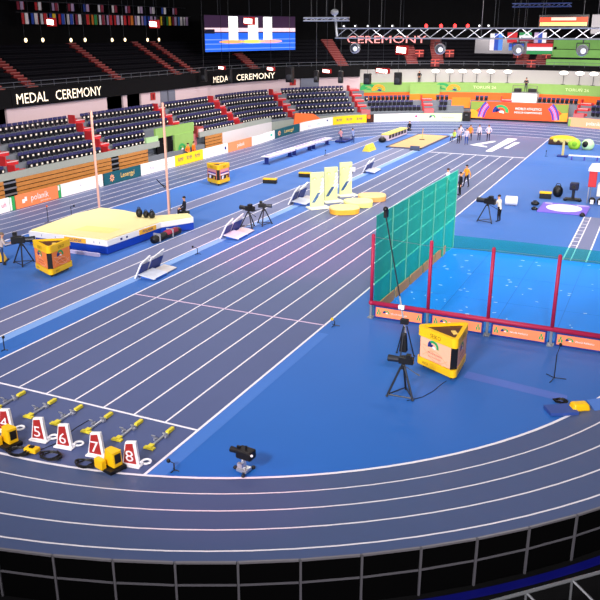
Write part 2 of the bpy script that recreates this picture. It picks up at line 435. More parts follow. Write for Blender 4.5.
for k in range(5):
    x = k*2.51 if k < 4 else XR-XL
    p = MB().tube((x, 0, .62), (x, 0, 3.66), .075, 10).ell((x, 0, 3.66), (.075, .075, .075)).build('post', MAROON, t, smooth=True)
    MB().box((x, 0, .02), (.24, .34, .04)).box((x, 0, .33), (.1, .1, .6)).build('post_foot', GREY, p)
b = MB().tube((0, 0, .68), (XR-XL, 0, .68), .1, 10).ell((0, 0, .68), (.12, .12, .12)); b.build('padded_beam', MAROON, t, smooth=True)
def tx(x, y, z): return Vector((x, y, z))
for k in range(4):
    x0 = k*2.51+.16; x1 = (k+1)*2.51-.16
    p = MB().box(((x0+x1)/2, 0, .3), (x1-x0, .06, .56)).build('banner_board', NAVY, t)
    bb = MB(); bb.box(((x0+x1)/2, -.034, .31), (x1-x0-.14, .01, .42), mi=0)
    emblem(bb, lambda x, y: tx((x0+x1)/2-.55+x, -.045, .31+y), .3, 2, 1, 3)
    bb.text('World Athletics', .11, lambda x, y: tx((x0+x1)/2-.35+x, -.045, .28+y), 3, 'LEFT')
    for sx in (-1, 1):
        for q in range(3): bb.box(((x0+x1)/2+sx*((x1-x0)/2-.16-.05*q), -.042, .38-.12*abs(q-1)), (.06, .006, .12), mi=1)
    bb.build('banner_print', [SALMON, GREEN, NAVY, WHITE], p)
# left net wall: a hanging curtain with slight folds
def curtain(pts, zb, ztops, n, amp, mi=0):
    b = MB(); vs = []; K = 8
    for i in range(n+1):
        f = i/n; a = f*(len(pts)-1); k = min(int(a), len(pts)-2); q = a-k
        p = Vector(pts[k]).lerp(Vector(pts[k+1]), q); zt = ztops[k]*(1-q)+ztops[k+1]*q
        for j in range(K+1):
            h = j/K; z = zb+(zt-zb)*h
            vs.append((p.x+amp*math.sin(i*.9)*(1-h*.5), p.y+amp*.3*math.sin(i*1.7+j), z))
    b.add(vs, [(i*(K+1)+j, (i+1)*(K+1)+j, (i+1)*(K+1)+j+1, i*(K+1)+j+1) for i in range(n) for j in range(K)], mi)
    return b
curtain([(0.02, .25), (.1, 4), (.2, 8), (.4, 12.6)], .08, [4.45, 4.45, 4.45, 4.5], 60, .035).build('side_net', NET, t, smooth=True)
curtain([(.4, 12.6), (4, 12.75), (8, 12.7), (XR-XL, 12.6)], .04, [.78, .76, .74, .74], 40, .03).build('back_net', NETLOW, t, smooth=True)
b = MB()
for k in range(1, 6): b.tube((.02+.07*k, .25+2.05*k, .05), (.02+.07*k, .25+2.05*k, 4.42), .028, 6)
b.tube((.4, 12.6, .05), (.4, 12.6, 4.48), .035, 6)
b.build('net_poles', mat('teal_pole', '#5ea894'), t)
b = MB()
for k in range(5): b.box((.18+.03*k, 1.6+2.15*k, .28), (.05, 1.9, .5), rz=-.02)
b.build('side_board', mat('tan_board', '#b88a58', .6), t)
MB().path([(0, 0, 3.6), (2.51, .6, 3.3), (5.02, 0, 3.6), (7.53, 0, 3.6), (XR-XL, 0, 3.6)], .008, 4).build('stay_cable', GREY, t)
MB().path([(.02, .25, 4.45), (.1, 4.25, 4.45), (.2, 8.25, 4.45), (.4, 12.6, 4.5)], .02, 6).build('net_head_rope', mat('pale_teal_rope', '#7fd8c8'), t)

# ------------------------------------------------------------------ television cameras
def legs3(t, r, h, rad=.03, a0=.5, col=DARK, top=(0, 0)):
    for k in range(3):
        a = a0+k*2*PI/3
        MB().tube((top[0]+.07*math.cos(a), top[1]+.07*math.sin(a), h), (r*math.cos(a), r*math.sin(a), .03), rad, 7).ell((r*math.cos(a), r*math.sin(a), .04), (.05, .05, .04), 8, 4).build('tripod_leg', col, t)
def tvcam(loc, rz, label, r=.5, h=1.15, body=True, group='television cameras on tripods', sc=1.0, hood=True):
    """camera looks along local +X"""
    t = thing('television_camera', label, 'television camera', loc, rz, group)
    legs3(t, r, h, .038)
    b = MB()
    for k in range(3):
        a = .5+k*2*PI/3; c = a+2*PI/3
        b.tube((r*.96*math.cos(a), r*.96*math.sin(a), .1), (r*.96*math.cos(c), r*.96*math.sin(c), .1), .022, 6)
    b.build('ground_spreader', DARK, t)
    MB().tube((0, 0, h-.08), (0, 0, h+.12), .09, 10, .06).build('fluid_head', BLACK, t)
    z = h+.24
    c = MB().box((-.1*sc, 0, z), (.5*sc, .2*sc, .24*sc)).box((-.1*sc, 0, z+.14*sc), (.3*sc, .08*sc, .05*sc)).build('camera_body', BLACK, t, bevel=.02)
    MB().tube((.15*sc, 0, z), (.52*sc, 0, z), .1*sc, 12, .12*sc).build('lens', DARK, t)
    MB().tube((.521*sc, 0, z), (.53*sc, 0, z), .1*sc, 12).build('front_glass', GLASS, t)
    MB().box((-.2*sc, .14*sc, z+.2*sc), (.16*sc, .2*sc, .14*sc)).build('viewfinder', BLACK, t)
    MB().tube((0, .05, h+.08), (-.5*sc, .2*sc, h-.1), .016, 6).tube((-.5*sc, .2*sc, h-.1), (-.62*sc, .22*sc, h-.14), .024, 6).build('pan_handle', DARK, t)
    return t
tvcam((5.02, 5.0, 0), PI*1.02, 'black television camera on tripod left of the nearest yellow timing display', .52, 1.1)
tvcam((2.2, 31.7, 0), PI*.92, 'black television camera worked by a standing operator beyond the enclosure', .6, 1.15, sc=1.45)
tvcam((-18.15, 11.65, 0), .7, 'black television camera on tripod beside the orange-panelled timing display', .6, 1.1, sc=1.4)
tvcam((-11.1, 23.85, 0), PI*.95, 'first black camera tripod beside the blue V-shaped boards', .55, 1.0, sc=1.25)
tvcam((-10.6, 24.95, 0), .3, 'second black camera tripod behind the V-shaped boards, on the sprint side', .55, 1.0, sc=1.0)
# pole camera
t = thing('pole_camera', 'tall pole camera on black tripod leaning over the maroon beam', 'pole camera', (4.05, 8.25, 0))
legs3(t, .4, 1.25, .025)
MB().box((0, -.05, .62), (.3, .28, .75), taper=.6).build('sandbag', BLACK, t, bevel=.05)
MB().tube((.05, 0, .9), (-.35, .3, 2.3), .035, 8).build('lower_pole', SILVER, t)
MB().tube((-.35, .3, 2.3), (-1.15, .75, 5.15), .024, 8).build('upper_pole', DARK, t)
MB().box((-1.16, .76, 5.3), (.12, .22, .26)).ell((-1.16, .68, 5.5), (.1, .1, .1)).build('camera_head', BLACK, t)
MB().box((.02, -.15, 1.5), (.3, .16, .2)).build('monitor', BLACK, t, bevel=.01)
MB().box((-.2, .1, 1.95), (.22, .12, .14)).build('white_control', WHITE, t)
tag(MB().path([(5.3, 4.7, .015), (5.7, 5.2, .015), (5.9, 5.8, .015), (6.0, 6.4, .015), (6.1, 6.8, .015)], .012, 5).build('camera_cable', BLACK), 'thin black cable from nearest tripod camera to timing display', 'cable')
# low remote camera by the bend
t = thing('remote_camera', 'low black remote camera on silver wheeled base at the bend curb', 'remote camera', (2.46, -1.5, 0), PI*.97)
MB().tube((0, 0, .12), (0, 0, .46), .07, 10).build('column', SILVER, t)
MB().box((0, 0, .1), (.34, .3, .1)).build('base', SILVER, t, bevel=.02)
for k in range(3):
    a = k*2*PI/3; MB().box((.2*math.cos(a), .2*math.sin(a), .06), (.2, .06, .06), rz=a).ell((.3*math.cos(a), .3*math.sin(a), .06), (.06, .06, .06), 8, 6).build('wheel_arm', DARK, t)
MB().box((-.08, 0, .62), (.5, .34, .28)).build('camera_body', BLACK, t, bevel=.05)
MB().tube((.14, 0, .62), (.42, 0, .62), .07, 12, .09).build('lens', BLACK, t)
MB().box((-.1, 0, .78), (.05, .05, .16)).box((.12, .05, .77), (.1, .05, .12)).build('antenna', BLACK, t)
MB().ell((-.36, .12, .68), (.04, .04, .04), 8, 6).build('tally_light', WHITE, t)
MB().box((0, .16, .3), (.16, .1, .14)).build('motor', SILVER, t)
# pedestal camera and its neighbour by the shot circle
t = thing('pedestal_camera', 'dark pedestal camera on wide wheeled base beside the lilac throwing circle', 'pedestal camera', (6.5, 41.0, 0))
MB().box((0, 0, .14), (1.1, .5, .12)).build('base', BLACK, t, bevel=.03)
for sx in (-1, 1): MB().ell((sx*.5, -.15, .1), (.16, .2, .1), 10, 6).build('wheel_cover', BLACK, t)
MB().tube((0, 0, .2), (0, 0, .8), .11, 10).build('column', DARK, t)
MB().box((.02, 0, 1.08), (.6, .6, .52)).build('camera_body', mat('indigo_black', '#1a1c3c'), t, bevel=.06)
MB().tube((.02, -.3, 1.08), (.02, -.5, 1.08), .13, 10).build('lens', BLACK, t)
# stands with microphones
def micstand(loc, h, label, boom=(.25, 0, .2), r=.3, head=BLACK, group='microphone stands on the floor', rz=0):
    t = thing('microphone_stand', label, 'microphone stand', loc, rz, group)
    b = MB()
    for k in range(3):
        a = k*2*PI/3+.3; b.tube((0, 0, .05), (r*math.cos(a), r*math.sin(a), .02), .015, 6)
    b.build('tripod_base', BLACK, t)
    MB().tube((0, 0, .03), (0, 0, h), .02, 8).build('pole', DARK, t)
    MB().tube((0, 0, h), (boom[0], boom[1], h+boom[2]), .013, 6).build('boom', BLACK, t)
    MB().ell((boom[0], boom[1], h+boom[2]), (.06, .06, .07), 8, 6).build('microphone', head, t)
    return t
micstand((9.55, 8.6, 0), .95, 'black microphone stand on blue carpet under the enclosure beam', (.08, .1, .35), .42)
micstand((.66, -2.3, 0), .26, 'short black microphone stand at the curb beside lane 8', (-.18, 0, .04), .14)
micstand((.42, 10.15, 0), .22, 'short microphone stand with yellow windshield beside the sprint edge line', (-.12, 0, .08), .22, YELLOW)
micstand((-10.25, 2.3, 0), .5, 'short black microphone stand on blue strip at the photo edge', (.0, 0.02, .05), .14)
micstand((-10.75, 17.2, 0), .35, 'small dark microphone stand on blue strip between two V-shaped boards', (-.3, 0, .05), .2)
micstand((-23.6, 19.6, .0), .95, 'dark tripod stand with orange top behind the vault mat corner', (0, .02, .12), .3, ORANGE)
micstand((-23.3, 21.5, .0), .7, 'smaller dark stand behind the vault mat, farther along', (.2, .1, .05), .2)
micstand((-18.5, 53.5, .0), .45, 'dark microphone stand on blue floor before the long low bench', (0, .05, .05), .25)
micstand((1.6, 62.0, .0), .5, 'small dark stand far off on blue floor left of yellow T-post', (0, .02, .05), .15)

# ------------------------------------------------------------------ vault pit
t = thing('vault_mat', 'big cream and blue pole vault landing mat on the left infield', 'landing mat', (0, 0, 0))
body = [(-20.75, 14.9), (-15.2, 15.0), (-15.0, 19.9), (-13.95, 21.9), (-14.7, 22.6), (-16.4, 20.95), (-19.2, 21.6), (-20.9, 21.6), (-21.2, 19.4)]
def scale_poly(p, k):
    cx = sum(x for x, y in p)/len(p); cy = sum(y for x, y in p)/len(p)
    return [(cx+(x-cx)*k, cy+(y-cy)*k) for x, y in p]
MB().prism(body, .03, .46).build('lower_cushion', BVINYL, t, bevel=.03)
MB().prism(body, .46, .8).build('upper_cushion', WVINYL, t, bevel=.04)
MB().prism(scale_poly(body, .975), .8, .86).build('top_cover', CREAM, t, bevel=.03)
MB().box((-17.4, 14.95, .63), (1.5, .04, .26), rz=.018).build('amber_patch', AMBER, t); MB().box((-15.06, 18.6, .63), (.05, 1.6, .28), rz=-.04).build('amber_patch', AMBER, t)
MB().text('POLANIK', .24, lambda x, y: (-17.4+x, 14.92, .55+y)).build('lettering', NAVY, t)
MB().text('POLANIK', .24, lambda x, y: (-15.02+x*.04, 18.6+x, .55+y)).build('lettering', NAVY, t)
for x in (-19.9, -18.9, -16.2, -15.8): MB().box((x, 14.95+(x+20)*.018-.02, .64), (.22, .03, .12)).build('dark_mark', NAVY, t)
for y in (16.2, 16.7): MB().box((-15.15, y, .64), (.04, .16, .12), rz=-.04).build('dark_mark', NAVY, t)
b = MB(); b.quad([(-18.4, 16, .865), (-16, 16.2, .865), (-16, 17.4, .865), (-18.4, 17.2, .865)])
b.build('faded_logo', mat('faded_lilac', '#ead98c'), t)
for x, y, label, h in ((-22.4, 23.3, 'pale pink pole vault upright on the far left side of the mat', 6.7), (-17.0, 23.7, 'pale pink pole vault upright on the runway side of the mat', 7.4)):
    u = thing('vault_upright', label, 'vault upright', (x, y, 0), 0, 'pole vault uprights')
    MB().box((0, 0, .05), (.5, .7, .08)).build('base', GREY, u)
    MB().box((0, 0, .09+h/2), (.12, .12, h)).build('mast', mat('salmon_mast', '#e6b0a0', .45), u, bevel=.02)
    MB().box((0, .12, 1.2), (.1, .1, 1.4)).build('slide_rail', SILVER, u)
    if x > -20: MB().tube((0, 0, 2.1), (-.6, .1, 2.3), .03, 6).tube((-.6, .1, 2.3), (-.75, -.1, 2.6), .03, 6).tube((-.6, .1, 2.3), (-.3, .2, 2.0), .03, 6).build('peg_bracket', DARK, u)
def bag(loc, d, label, col=BLACK, group='black bags on the vault mat', rz=0):
    t = thing('bag', label, 'bag', loc, rz, group)
    MB().ell((0, 0, d[2]*.45), (d[0]/2, d[1]/2, d[2]*.5), 12, 8, zmin=-.85).build('bag_body', col, t, smooth=True)
    MB().path([(-d[0]*.25, 0, d[2]*.88), (-d[0]*.15, 0, d[2]*1.06), (d[0]*.15, 0, d[2]*1.06), (d[0]*.25, 0, d[2]*.88)], .025, 6).build('strap', DARK, t)
    return t
bag((-16.85, 20.3, .86), (.42, .4, .6), 'tall black bag on the vault mat, leftmost of three')
bag((-16.42, 20.4, .86), (.38, .38, .45), 'middle black bag of the three on the vault mat')
bag((-15.98, 20.4, .86), (.4, .4, .5), 'rightmost black bag of the three on the vault mat')
t = thing('equipment_bag', 'long red and black equipment bag beside the blue vault mat arm', 'bag', (-14.25, 19.3, 0), PI/2-.03)
MB().tube((-1.3, 0, .25), (1.3, 0, .25), .22, 10).build('bag_body', BLACK, t, smooth=True)
MB().tube((-.1, -.02, .33), (1.0, -.02, .33), .2, 10).build('red_cover', mat('wine_cloth', '#8e2840'), t, smooth=True)
for x in (-.9, .4): MB().box((x, 0, .3), (.08, .5, .5)).build('strap', SILVER, t, bevel=.02)
tag(MB().box((-16.4, 14.5, .09), (2.0, .14, .18), rz=.02).build('floor_strip', [mat('lilac_white', '#c9c0e8')]), 'white and lilac strip lying along the vault mat front', 'strip')

# ------------------------------------------------------------------ podiums
def podium(loc, label, side, top, dloc, dlabel):
    t = thing('podium_backdrop', label, 'podium backdrop', loc, math.radians(49), 'medal podium backdrops')
    MB().box((0, 0, 1.3), (1.02, .16, 2.4)).build('panel', mat('pale_lemon', '#e6eca6', .5, var=.14, scale=.9), t, bevel=.02)
    MB().box((.0, -.2, .06), (1.5, .9, .1)).build('base_plate', mat('pale_cream', '#ecead0'), t, bevel=.02)
    b = MB()
    F = lambda x, y: (x, -.086, y)
    b.quad([F(-.45, .4), F(-.2, .4), F(.28, 1.08), F(.02, 1.08)], 0)
    b.quad([F(-.4, .48), F(-.34, .48), F(.14, 1.05), F(.08, 1.05)], 1)
    b.quad([F(-.3, .46), F(-.24, .46), F(.24, 1.02), F(.18, 1.02)], 1)
    for k in range(5): b.quad([F(.06+.06*k, .9+.28*k), F(.12+.06*k, .82+.28*k), F(.5, 1.2+.24*k), F(.5, 1.34+.24*k)], 2)
    emblem(b, lambda x, y: F(-.25+x, 2.05+y), .35, 3, 3, 2)
    b.quad([F(.2, 2.1), F(.48, 2.1), F(.48, 2.25), F(.25, 2.2)], 3)
    b.build('printed_pattern', [mat('steel_blue_print', '#355f9c'), mat('sky_print', '#8fb6dc'), WHITE, mat('sage_print', '#b9d08a')], t)
    u = thing('podium_block', dlabel, 'podium block', dloc, math.radians(35), 'medal podium blocks')
    n = 28
    out = [(1.0*math.copysign(abs(math.cos(2*PI*i/n))**.8, math.cos(2*PI*i/n)), .75*math.copysign(abs(math.sin(2*PI*i/n))**.8, math.sin(2*PI*i/n))) for i in range(n)]
    MB().prism(out,   .02, .36, top=[(x*1.04, y*1.04) for x, y in out]).build('side_wall', side, u)
    MB().prism([(x*1.04, y*1.04) for x, y in out], .36, .46, top=out).build('top_deck', top, u)
PALEY = mat('pale_yellow_deck', '#efe6a0'); PEACH = mat('peach_deck', '#f0c88e'); 
podium((-9.55, 31.0, 0), 'lemon podium backdrop closest to the start line, first of three', AMBER, mat('apricot_deck', '#eed492'), (-7.15, 30.2, .012), 'amber podium block in front of the first backdrop')
podium((-9.5, 33.4, 0), 'middle lemon podium backdrop of the three', mat('lemon_side', '#e8e488'), PALEY, (-7.05, 32.6, .012), 'pale lemon podium block, middle of three')
podium((-9.35, 35.9, 0), 'lemon podium backdrop farthest from the start line', mat('peach_side', '#eaa860'), PEACH, (-6.85, 34.9, .012), 'peach podium block farthest from the start line')

# ------------------------------------------------------------------ V-shaped boards on the strip
def vboard(loc, rz, label, sc=1):
    t = thing('wedge_board', label, 'wedge board', loc, rz, 'white and blue wedge boards on the blue strip')
    for y, w in ((-.75, 1.0), (.55, 1.5)):
        p = MB().add([Vector(v)*sc for v in ((-.75, y-w/2, .02), (-.75, y+w/2, .02), (-.25, y+w/2, 1.25), (-.25, y-w/2, 1.0), (-.66, y-w/2, .02), (-.66, y+w/2, .02), (-.16, y+w/2, 1.25), (-.16, y-w/2, 1.0))],
            [(0, 1, 2, 3), (7, 6, 5, 4), (0, 4, 5, 1), (1, 5, 6, 2), (2, 6, 7, 3), (3, 7, 4, 0)]).build('upright_panel', WHITE, t)
        MB().box((-.36*sc, y*sc, .5*sc), (.03, w*.86*sc, .8*sc), ry=-.0+.39).build('blue_face', NAVY, p)
    MB().box((.1*sc, -.5*sc, .2*sc), (1.1*sc, 1.5*sc, .06), ry=.15).build('sloping_sheet', mat('warm_white_sheet', '#c6cbdc'), t, bevel=.01)
    MB().box((.1*sc, .9*sc, .14*sc), (.9*sc, 1.1*sc, .05), ry=.12).build('rear_sheet', mat('beige_sheet', '#c9c4c6'), t, bevel=.01)
    MB().box((.15*sc, -.5*sc, .08), (1.0*sc, 1.2*sc, .1)).box((.15*sc, .9*sc, .06), (.7*sc, .8*sc, .08)).build('support_block', mat('cobalt_block', '#2a5cb8'), t)
    return t
vboard((-10.65, 13.1, 0), .05, 'white and blue wedge board pair closest to the start line', .85)
vboard((-10.75, 21.8, 0), .05, 'white and blue wedge board pair beside the two camera tripods', .9)
vboard((-11.15, 32.3, 0), .05, 'white and blue wedge board pair half hidden behind the podium backdrops')
vboard((-11.0, 46.5, 0), .05, 'white and blue wedge board pair beyond the podium backdrops', .85)

# ------------------------------------------------------------------ left infield equipment
def prismbox(loc, label, d=(1.1, .5, .4), rz=0, group='yellow and black boxes on the infield'):
    t = thing('distance_marker_box', label, 'marker box', loc, rz, group)
    MB().box((0, 0, d[2]*.4), (d[0], d[1], d[2]*.75)).build('case', BLACK, t, bevel=.02)
    MB().box((0, 0, d[2]*.88), (d[0]*1.02, d[1]*1.05, d[2]*.2)).build('yellow_lid', YELLOW, t, bevel=.02)
prismbox((-16.75, 37.9, 0), 'yellow-topped black box on blue floor right of the banded timing display', rz=.2)
prismbox((-15.3, 41.7, 0), 'yellow-topped black box behind the first podium backdrop', rz=.2)
prismbox((4.55, 41.1, 0), 'yellow-topped black box beside the round black bag', (.85, .5, .5), .1)
for k, (y0, y1) in enumerate(((45.9, 51.6), (51.9, 56.3), (56.6, 61.0))):
    t = thing('long_bench', '%s section of long white and lilac bench along the far straight' % ('nearest', 'middle', 'farthest')[k], 'bench', (-21.35, y0, 0), 0, 'long benches beside the far straight')
    L = y1-y0
    MB().box((0, L/2, .72), (.85, L, .06)).build('seat', [WVINYL], t, bevel=.01)
    MB().box((.44, L/2, .66), (.03, L, .16)).build('front_panel', mat('lilac_white_panel', '#c4c0e0'), t)
    b = MB()
    for q in range(5): b.box((-.05, .7+q*(L-1.4)/4, .756), (.5, .5, .01), rz=.3)
    b.build('lettering', LILAC, t)
    for y in (.35, L-.35): MB().box((0, y, .35), (.4, .07, .68)).box((0, y, .03), (.7, .12, .05)).build('leg', NAVY, t)
t = thing('tent_board', 'low yellow tent-shaped board beside the sand pit end', 'board', (-15.7, 58.6, 0), 0)
t.scale = (.75, .6, .65)
MB().prism([(-.55, 0), (.55, 0), (.08, 1.0), (-.08, 1.0)], -1.7, 1.7, M=Matrix.Rotation(PI/2, 4, 'X')).build('sloping_cover', mat('canary_vinyl', '#ecd24c'), t)
b = MB()
for k in range(3): b.quad([(.42, -1+k*.8, .28), (.42, -.5+k*.8, .28), (.22, -.5+k*.8, .7), (.22, -1+k*.8, .7)])
b.build('print', AMBER, t)
t = thing('folded_mat', 'dark blue mat folded on the floor behind the long benches', 'mat', (-20.6, 63.8, .02), 0)
MB().box((0, 0, .13), (1.2, 2.6, .22)).build('mat_body', NAVY, t, bevel=.05); MB().box((0, 0, .26), (1.0, .2, .04)).build('strap', DARK, t)
# sand pit and officials bench
t = thing('sand_pit', 'long jump sand pit with pale sand and dark rim', 'sand pit', (-12.9, 67.3, 0))
MB().box((0, 0, .05), (3.5, 11.4, .07)).build('sand_bed', SAND, t)
for x, y, dx, dy in ((-1.85, 0, .2, 11.8), (1.85, 0, .2, 11.8), (0, -5.8, 3.9, .2), (0, 5.8, 3.9, .2)): MB().box((x, y, .06), (dx, dy, .11)).build('rim', mat('rim_grey', '#5d5a68'), t)
t = thing('rake', 'thin rake stuck upright in the sand pit', 'rake', (-12.9, 68.3, .08))
MB().tube((0, 0, 0), (.05, .05, 1.3), .03, 6).build('handle', AMBER, t); MB().box((0, 0, .04), (.6, .06, .08)).build('head', DARK, t)
t = thing('foul_board', 'small dark distance board at the near end of the sand pit', 'board', (-11.4, 60.6, 0)); MB().box((0, 0, .25), (1.0, .12, .4)).build('board', mat('slate_board', '#4a5470'), t); MB().box((0, 0, .03), (1.1, .4, .05)).build('base', DARK, t)
t = thing('covered_bench', 'long yellow and pink judges bench with black windows beside the sand pit', 'bench', (-16.5, 69.3, 0))
t.scale = (.9, .85, .78)
MB().box((0, 0, .95), (1.0, 8.2, .18)).build('roof', mat('butter_vinyl', '#e6da70'), t, bevel=.03)
MB().box((0, 0, .5), (.9, 8.2, .8)).build('body', mat('pink_white_panel', '#e4d0d8'), t)
for k in range(6): MB().box((.46, -3.3+k*1.3, .6), (.04, .95, .5)).build('window', BLACK, t)
bag((-16.5, 65.0, 0), (.9, .9, .6), 'black round bag at the near end of the judges bench', group='black bags at the sand pit')
t = thing('start_clock', 'small white and dark start clock on runway strip before the sand pit', 'clock', (-12.3, 45.0, .012)); MB().box((0, 0, .35), (.5, .1, .36)).build('face', WHITE, t); MB().tube((0, 0, 0), (0, 0, .2), .04).build('foot', DARK, t)

# ------------------------------------------------------------------ right infield equipment
t = thing('throwing_circle', 'lilac shot put platform with white oval circle on the right infield', 'throwing circle', (6.3, 37.75, 0))
MB().box((0, 0, .05), (3.2, 3.2, .08)).build('platform', mat('lilac_platform', '#7a62d0', .5, var=.08, scale=1.5), t, bevel=.02)
MB().lathe([(1.2, 0), (1.2, .02)], 36, (0, 0, .09)).build('circle', WHITE, t)
MB().lathe([(.8, 0), (.8, .004)], 30, (0, 0, .111)).build('circle_surface', mat('warm_circle', '#efe4e6'), t)
for x, w in ((-1.2, .5), (1.1, .8)): MB().box((x, 1.28, .095), (w, .4, .008)).build('pale_print', mat('pale_lilac_print', '#b9a9f0'), t)
bag((4.25, 38.3, 0), (.6, .5, .32), 'dark small bag left of the lilac platform', group='bags by the throwing circle')
bag((4.45, 36.7, 0), (.45, .4, .22), 'dark low bag at the near left corner of lilac platform', group='bags by the throwing circle')
bag((7.7, 35.9, 0), (.4, .35, .25), 'dark small bag at the near right edge of lilac platform', group='bags by the throwing circle')
bag((5.3, 42.0, 0), (.75, .65, .95), 'tall round black bag standing beside the yellow-topped box', group='bags by the throwing circle')
t = thing('foam_roll', 'white foam roll lying behind the standing camera operator', 'foam roll', (2.7, 37.6, .33), .1); MB().tube((-.42, 0, 0), (.42, 0, 0), .33, 18).build('roll', WHITE, t, smooth=False, bevel=.06); MB().tube((.421, 0, 0), (.43, 0, 0), .1, 12).build('core', CREAM, t)
t = thing('rolled_mat_pile', 'yellow and black rolled mats by the far bend curb', 'mats', (2.0, 71.6, 0), .1)
t.scale = (.72, .8, .8)
MB().box((0, 0, .35), (4.2, 1.6, .66)).build('dark_mat', mat('brown_black', '#3a2418'), t, bevel=.15)
MB().ell((0, .1, .75), (2.0, .8, .5), 14, 8).build('yellow_cover', mat('mustard_cloth', '#dcae1e'), t, smooth=True)
for k in range(3): MB().ell((-1.1+k*.9, -.75, .62), (.32, .16, .26), 10, 6).build('roll_end', mat('butter_end', '#e9d879'), t, smooth=True)
for x, lab in ((3.5, 'lime round hammock cushion, left of the pair by far bend'), (4.85, 'lime and white round cushion with dark hollow, right of the pair')):
    t = thing('round_cushion', lab, 'cushion', (x, 68.6, 0), 0, 'lime round cushions'); MB().ell((0, 0, .5), (.65, .6, .62), 16, 10, zmin=-.8).build('shell', mat('lime_cloth' if x < 4 else 'pale_lime_cloth', '#a8dc3c' if x < 4 else '#c4ecb0'), t, smooth=True)
    if x > 4: MB().ell((-.2, -.42, .6), (.34, .26, .34), 12, 8).build('hollow', BLACK, t, smooth=True)
    else: MB().ell((.05, -.46, .56), (.28, .18, .3), 12, 8).build('printed_patch', mat('deep_lime', '#7cb82a'), t, smooth=True)
t = thing('yellow_post', 'yellow T-shaped post on blue base in the far infield', 'post', (3.1, 62.6, 0)); MB().box((0, 0, .08), (1.0, .9, .14)).build('base', NAVY, t, bevel=.03); MB().box((0, 0, .85), (.22, .12, 1.5)).build('post', mat('straw_post', '#c8b878'), t); MB().box((0, 0, 1.65), (1.3, .2, .14)).build('crossbar', mat('straw_bar', '#d8c068'), t)
for x, L, lab in ((5.3, 2.9, 'low white panel lying beyond the red and white booth'),):
    t = thing('low_panel', lab, 'panel', (x, 61.0, 0), .04); MB().box((0, 0, .42), (L, .3, .1)).build('panel', WHITE, t); 
    for k in (-1, 0, 1): MB().box((k*L*.4, 0, .18), (.12, .2, .36)).build('foot', PURPLE, t)
t = thing('canopy_booth', 'red and white canopy booth at the edge of the infield', 'booth', (8.9, 41.6, 0))
MB().prism([(-1.5, -1.2), (1.5, -1.2), (1.5, 1.2), (-1.5, 1.2)], 2.55, 2.75, top=[(-.5, -.4), (.5, -.4), (.5, .4), (-.5, .4)]).build('roof', WHITE, t)
MB().box((0, -1.2, 2.45), (3.0, .04, .22)).build('valance', WHITE, t)
for sx in (-1, 1):
    for sy in (-1, 1): p = MB().tube((sx*1.35, sy*1.1, 0), (sx*1.35, sy*1.1, 2.5), .04, 8).build('leg', SILVER, t)
MB().box((-1.15, -1.1, 1.8), (.55, .1, 1.2)).build('red_drape', RED, t, bevel=.03)
MB().box((0, -.4, .95), (1.6, .9, .9)).build('white_counter', mat('white_cloth', '#e8e4de'), t, bevel=.05)
for k in range(3): MB().ell((-1.0+k*.55, -1.35, .28), (.24, .2, .26), 10, 6).build('storage_pouch', BLACK, t)
for k in range(3): MB().box((-1.0+k*.55, -1.5, .22), (.22, .1, .3)).build('white_tag', WHITE, t)
# yellow cover by the bend
t = thing('covered_cable_box', 'yellow cover on dark blue wedge mat at the bend curb', 'cable cover', (10.4, 6.3, 0), .55)
t.scale = (.85, .85, .8)
MB().prism([(-1.0, -.4), (.1, -.45), (.1, .35), (-1.0, .3)], .02, .16).build('blue_wedge', mat('indigo_mat', '#2f4a94'), t, bevel=.02)
MB().box((.32, 0, .2), (.75, .5, .3), taper=.8).build('yellow_cover', YELLOW, t, bevel=.08)
MB().prism([(.8, -.3), (2.2, -.2), (2.2, .8), (.9, .6)], .02, .12).build('pale_wedge', mat('cornflower_mat', '#4a78cc'), t, bevel=.02)
coil((10.0, 6.75, 0), 'black cable coil beside the yellow cover at the bend', .14, group='coiled black cables by the enclosure')
t = thing('yellow_case', 'yellow case corner on the floor behind the camera operator at the left edge', 'case', (-20.1, 11.3, 0), .5); MB().box((0, 0, .25), (1.6, .6, .45), taper=.8).build('cover', YELLOW, t, bevel=.05); MB().box((0, 0, .03), (1.7, .7, .05)).build('base', BLACK, t)

# ------------------------------------------------------------------ advertising boards round the oval
def ad(s0, s1, col, label, content=None, mats=(), R=23.0, h=.98, strips=()):
    t = thing('advertising_board', label, 'advertising board', P((s0+s1)/2, R, hb((s0+s1)/2)), 0, 'advertising boards around the oval track')
    inv = Matrix.Translation(-t.location)
    def F(s, z, off=.012): return inv @ P(s, R-off, hb(s)+z)
    b = MB(); n = 8; vs = []
    for i in range(n+1):
        s = s0+(s1-s0)*i/n; q = hb(s)
        vs += [inv @ P(s, R, q+.03), inv @ P(s, R+.1, q+.03), inv @ P(s, R+.1, q+h), inv @ P(s, R, q+h)]
    b.add(vs, [(0, 1, 2, 3), (4*n+3, 4*n+2, 4*n+1, 4*n)]+[(4*i+k, 4*i+4+k, 4*i+4+(k+1) % 4, 4*i+(k+1) % 4) for i in range(n) for k in range(4)])
    b.build('board', col, t)
    if content:
        for q in (content if isinstance(content, list) else [content]):
            b = MB(); q(b, F, s0, s1); b.build('lettering', list(mats), t)
    return t
def T(body, f, size, z, mi=0, sx=1.0, shear=0):
    return lambda b, F, s0, s1: b.text(body, size, lambda x, y: F(s0+(s1-s0)*f+x*sx+y*shear, z+y), mi)
def combo(*fs): return list(fs)
def rect(f0, f1, z0, z1, mi): return lambda b, F, s0, s1: b.quad([F(s0+(s1-s0)*f0, z0, .014), F(s0+(s1-s0)*f1, z0, .014), F(s0+(s1-s0)*f1, z1, .014), F(s0+(s1-s0)*f0, z1, .014)], mi)
def emb(f, z, w): return lambda b, F, s0, s1: emblem(b, lambda x, y: F(s0+(s1-s0)*f+x, z+y), w, 1, 0, 2)
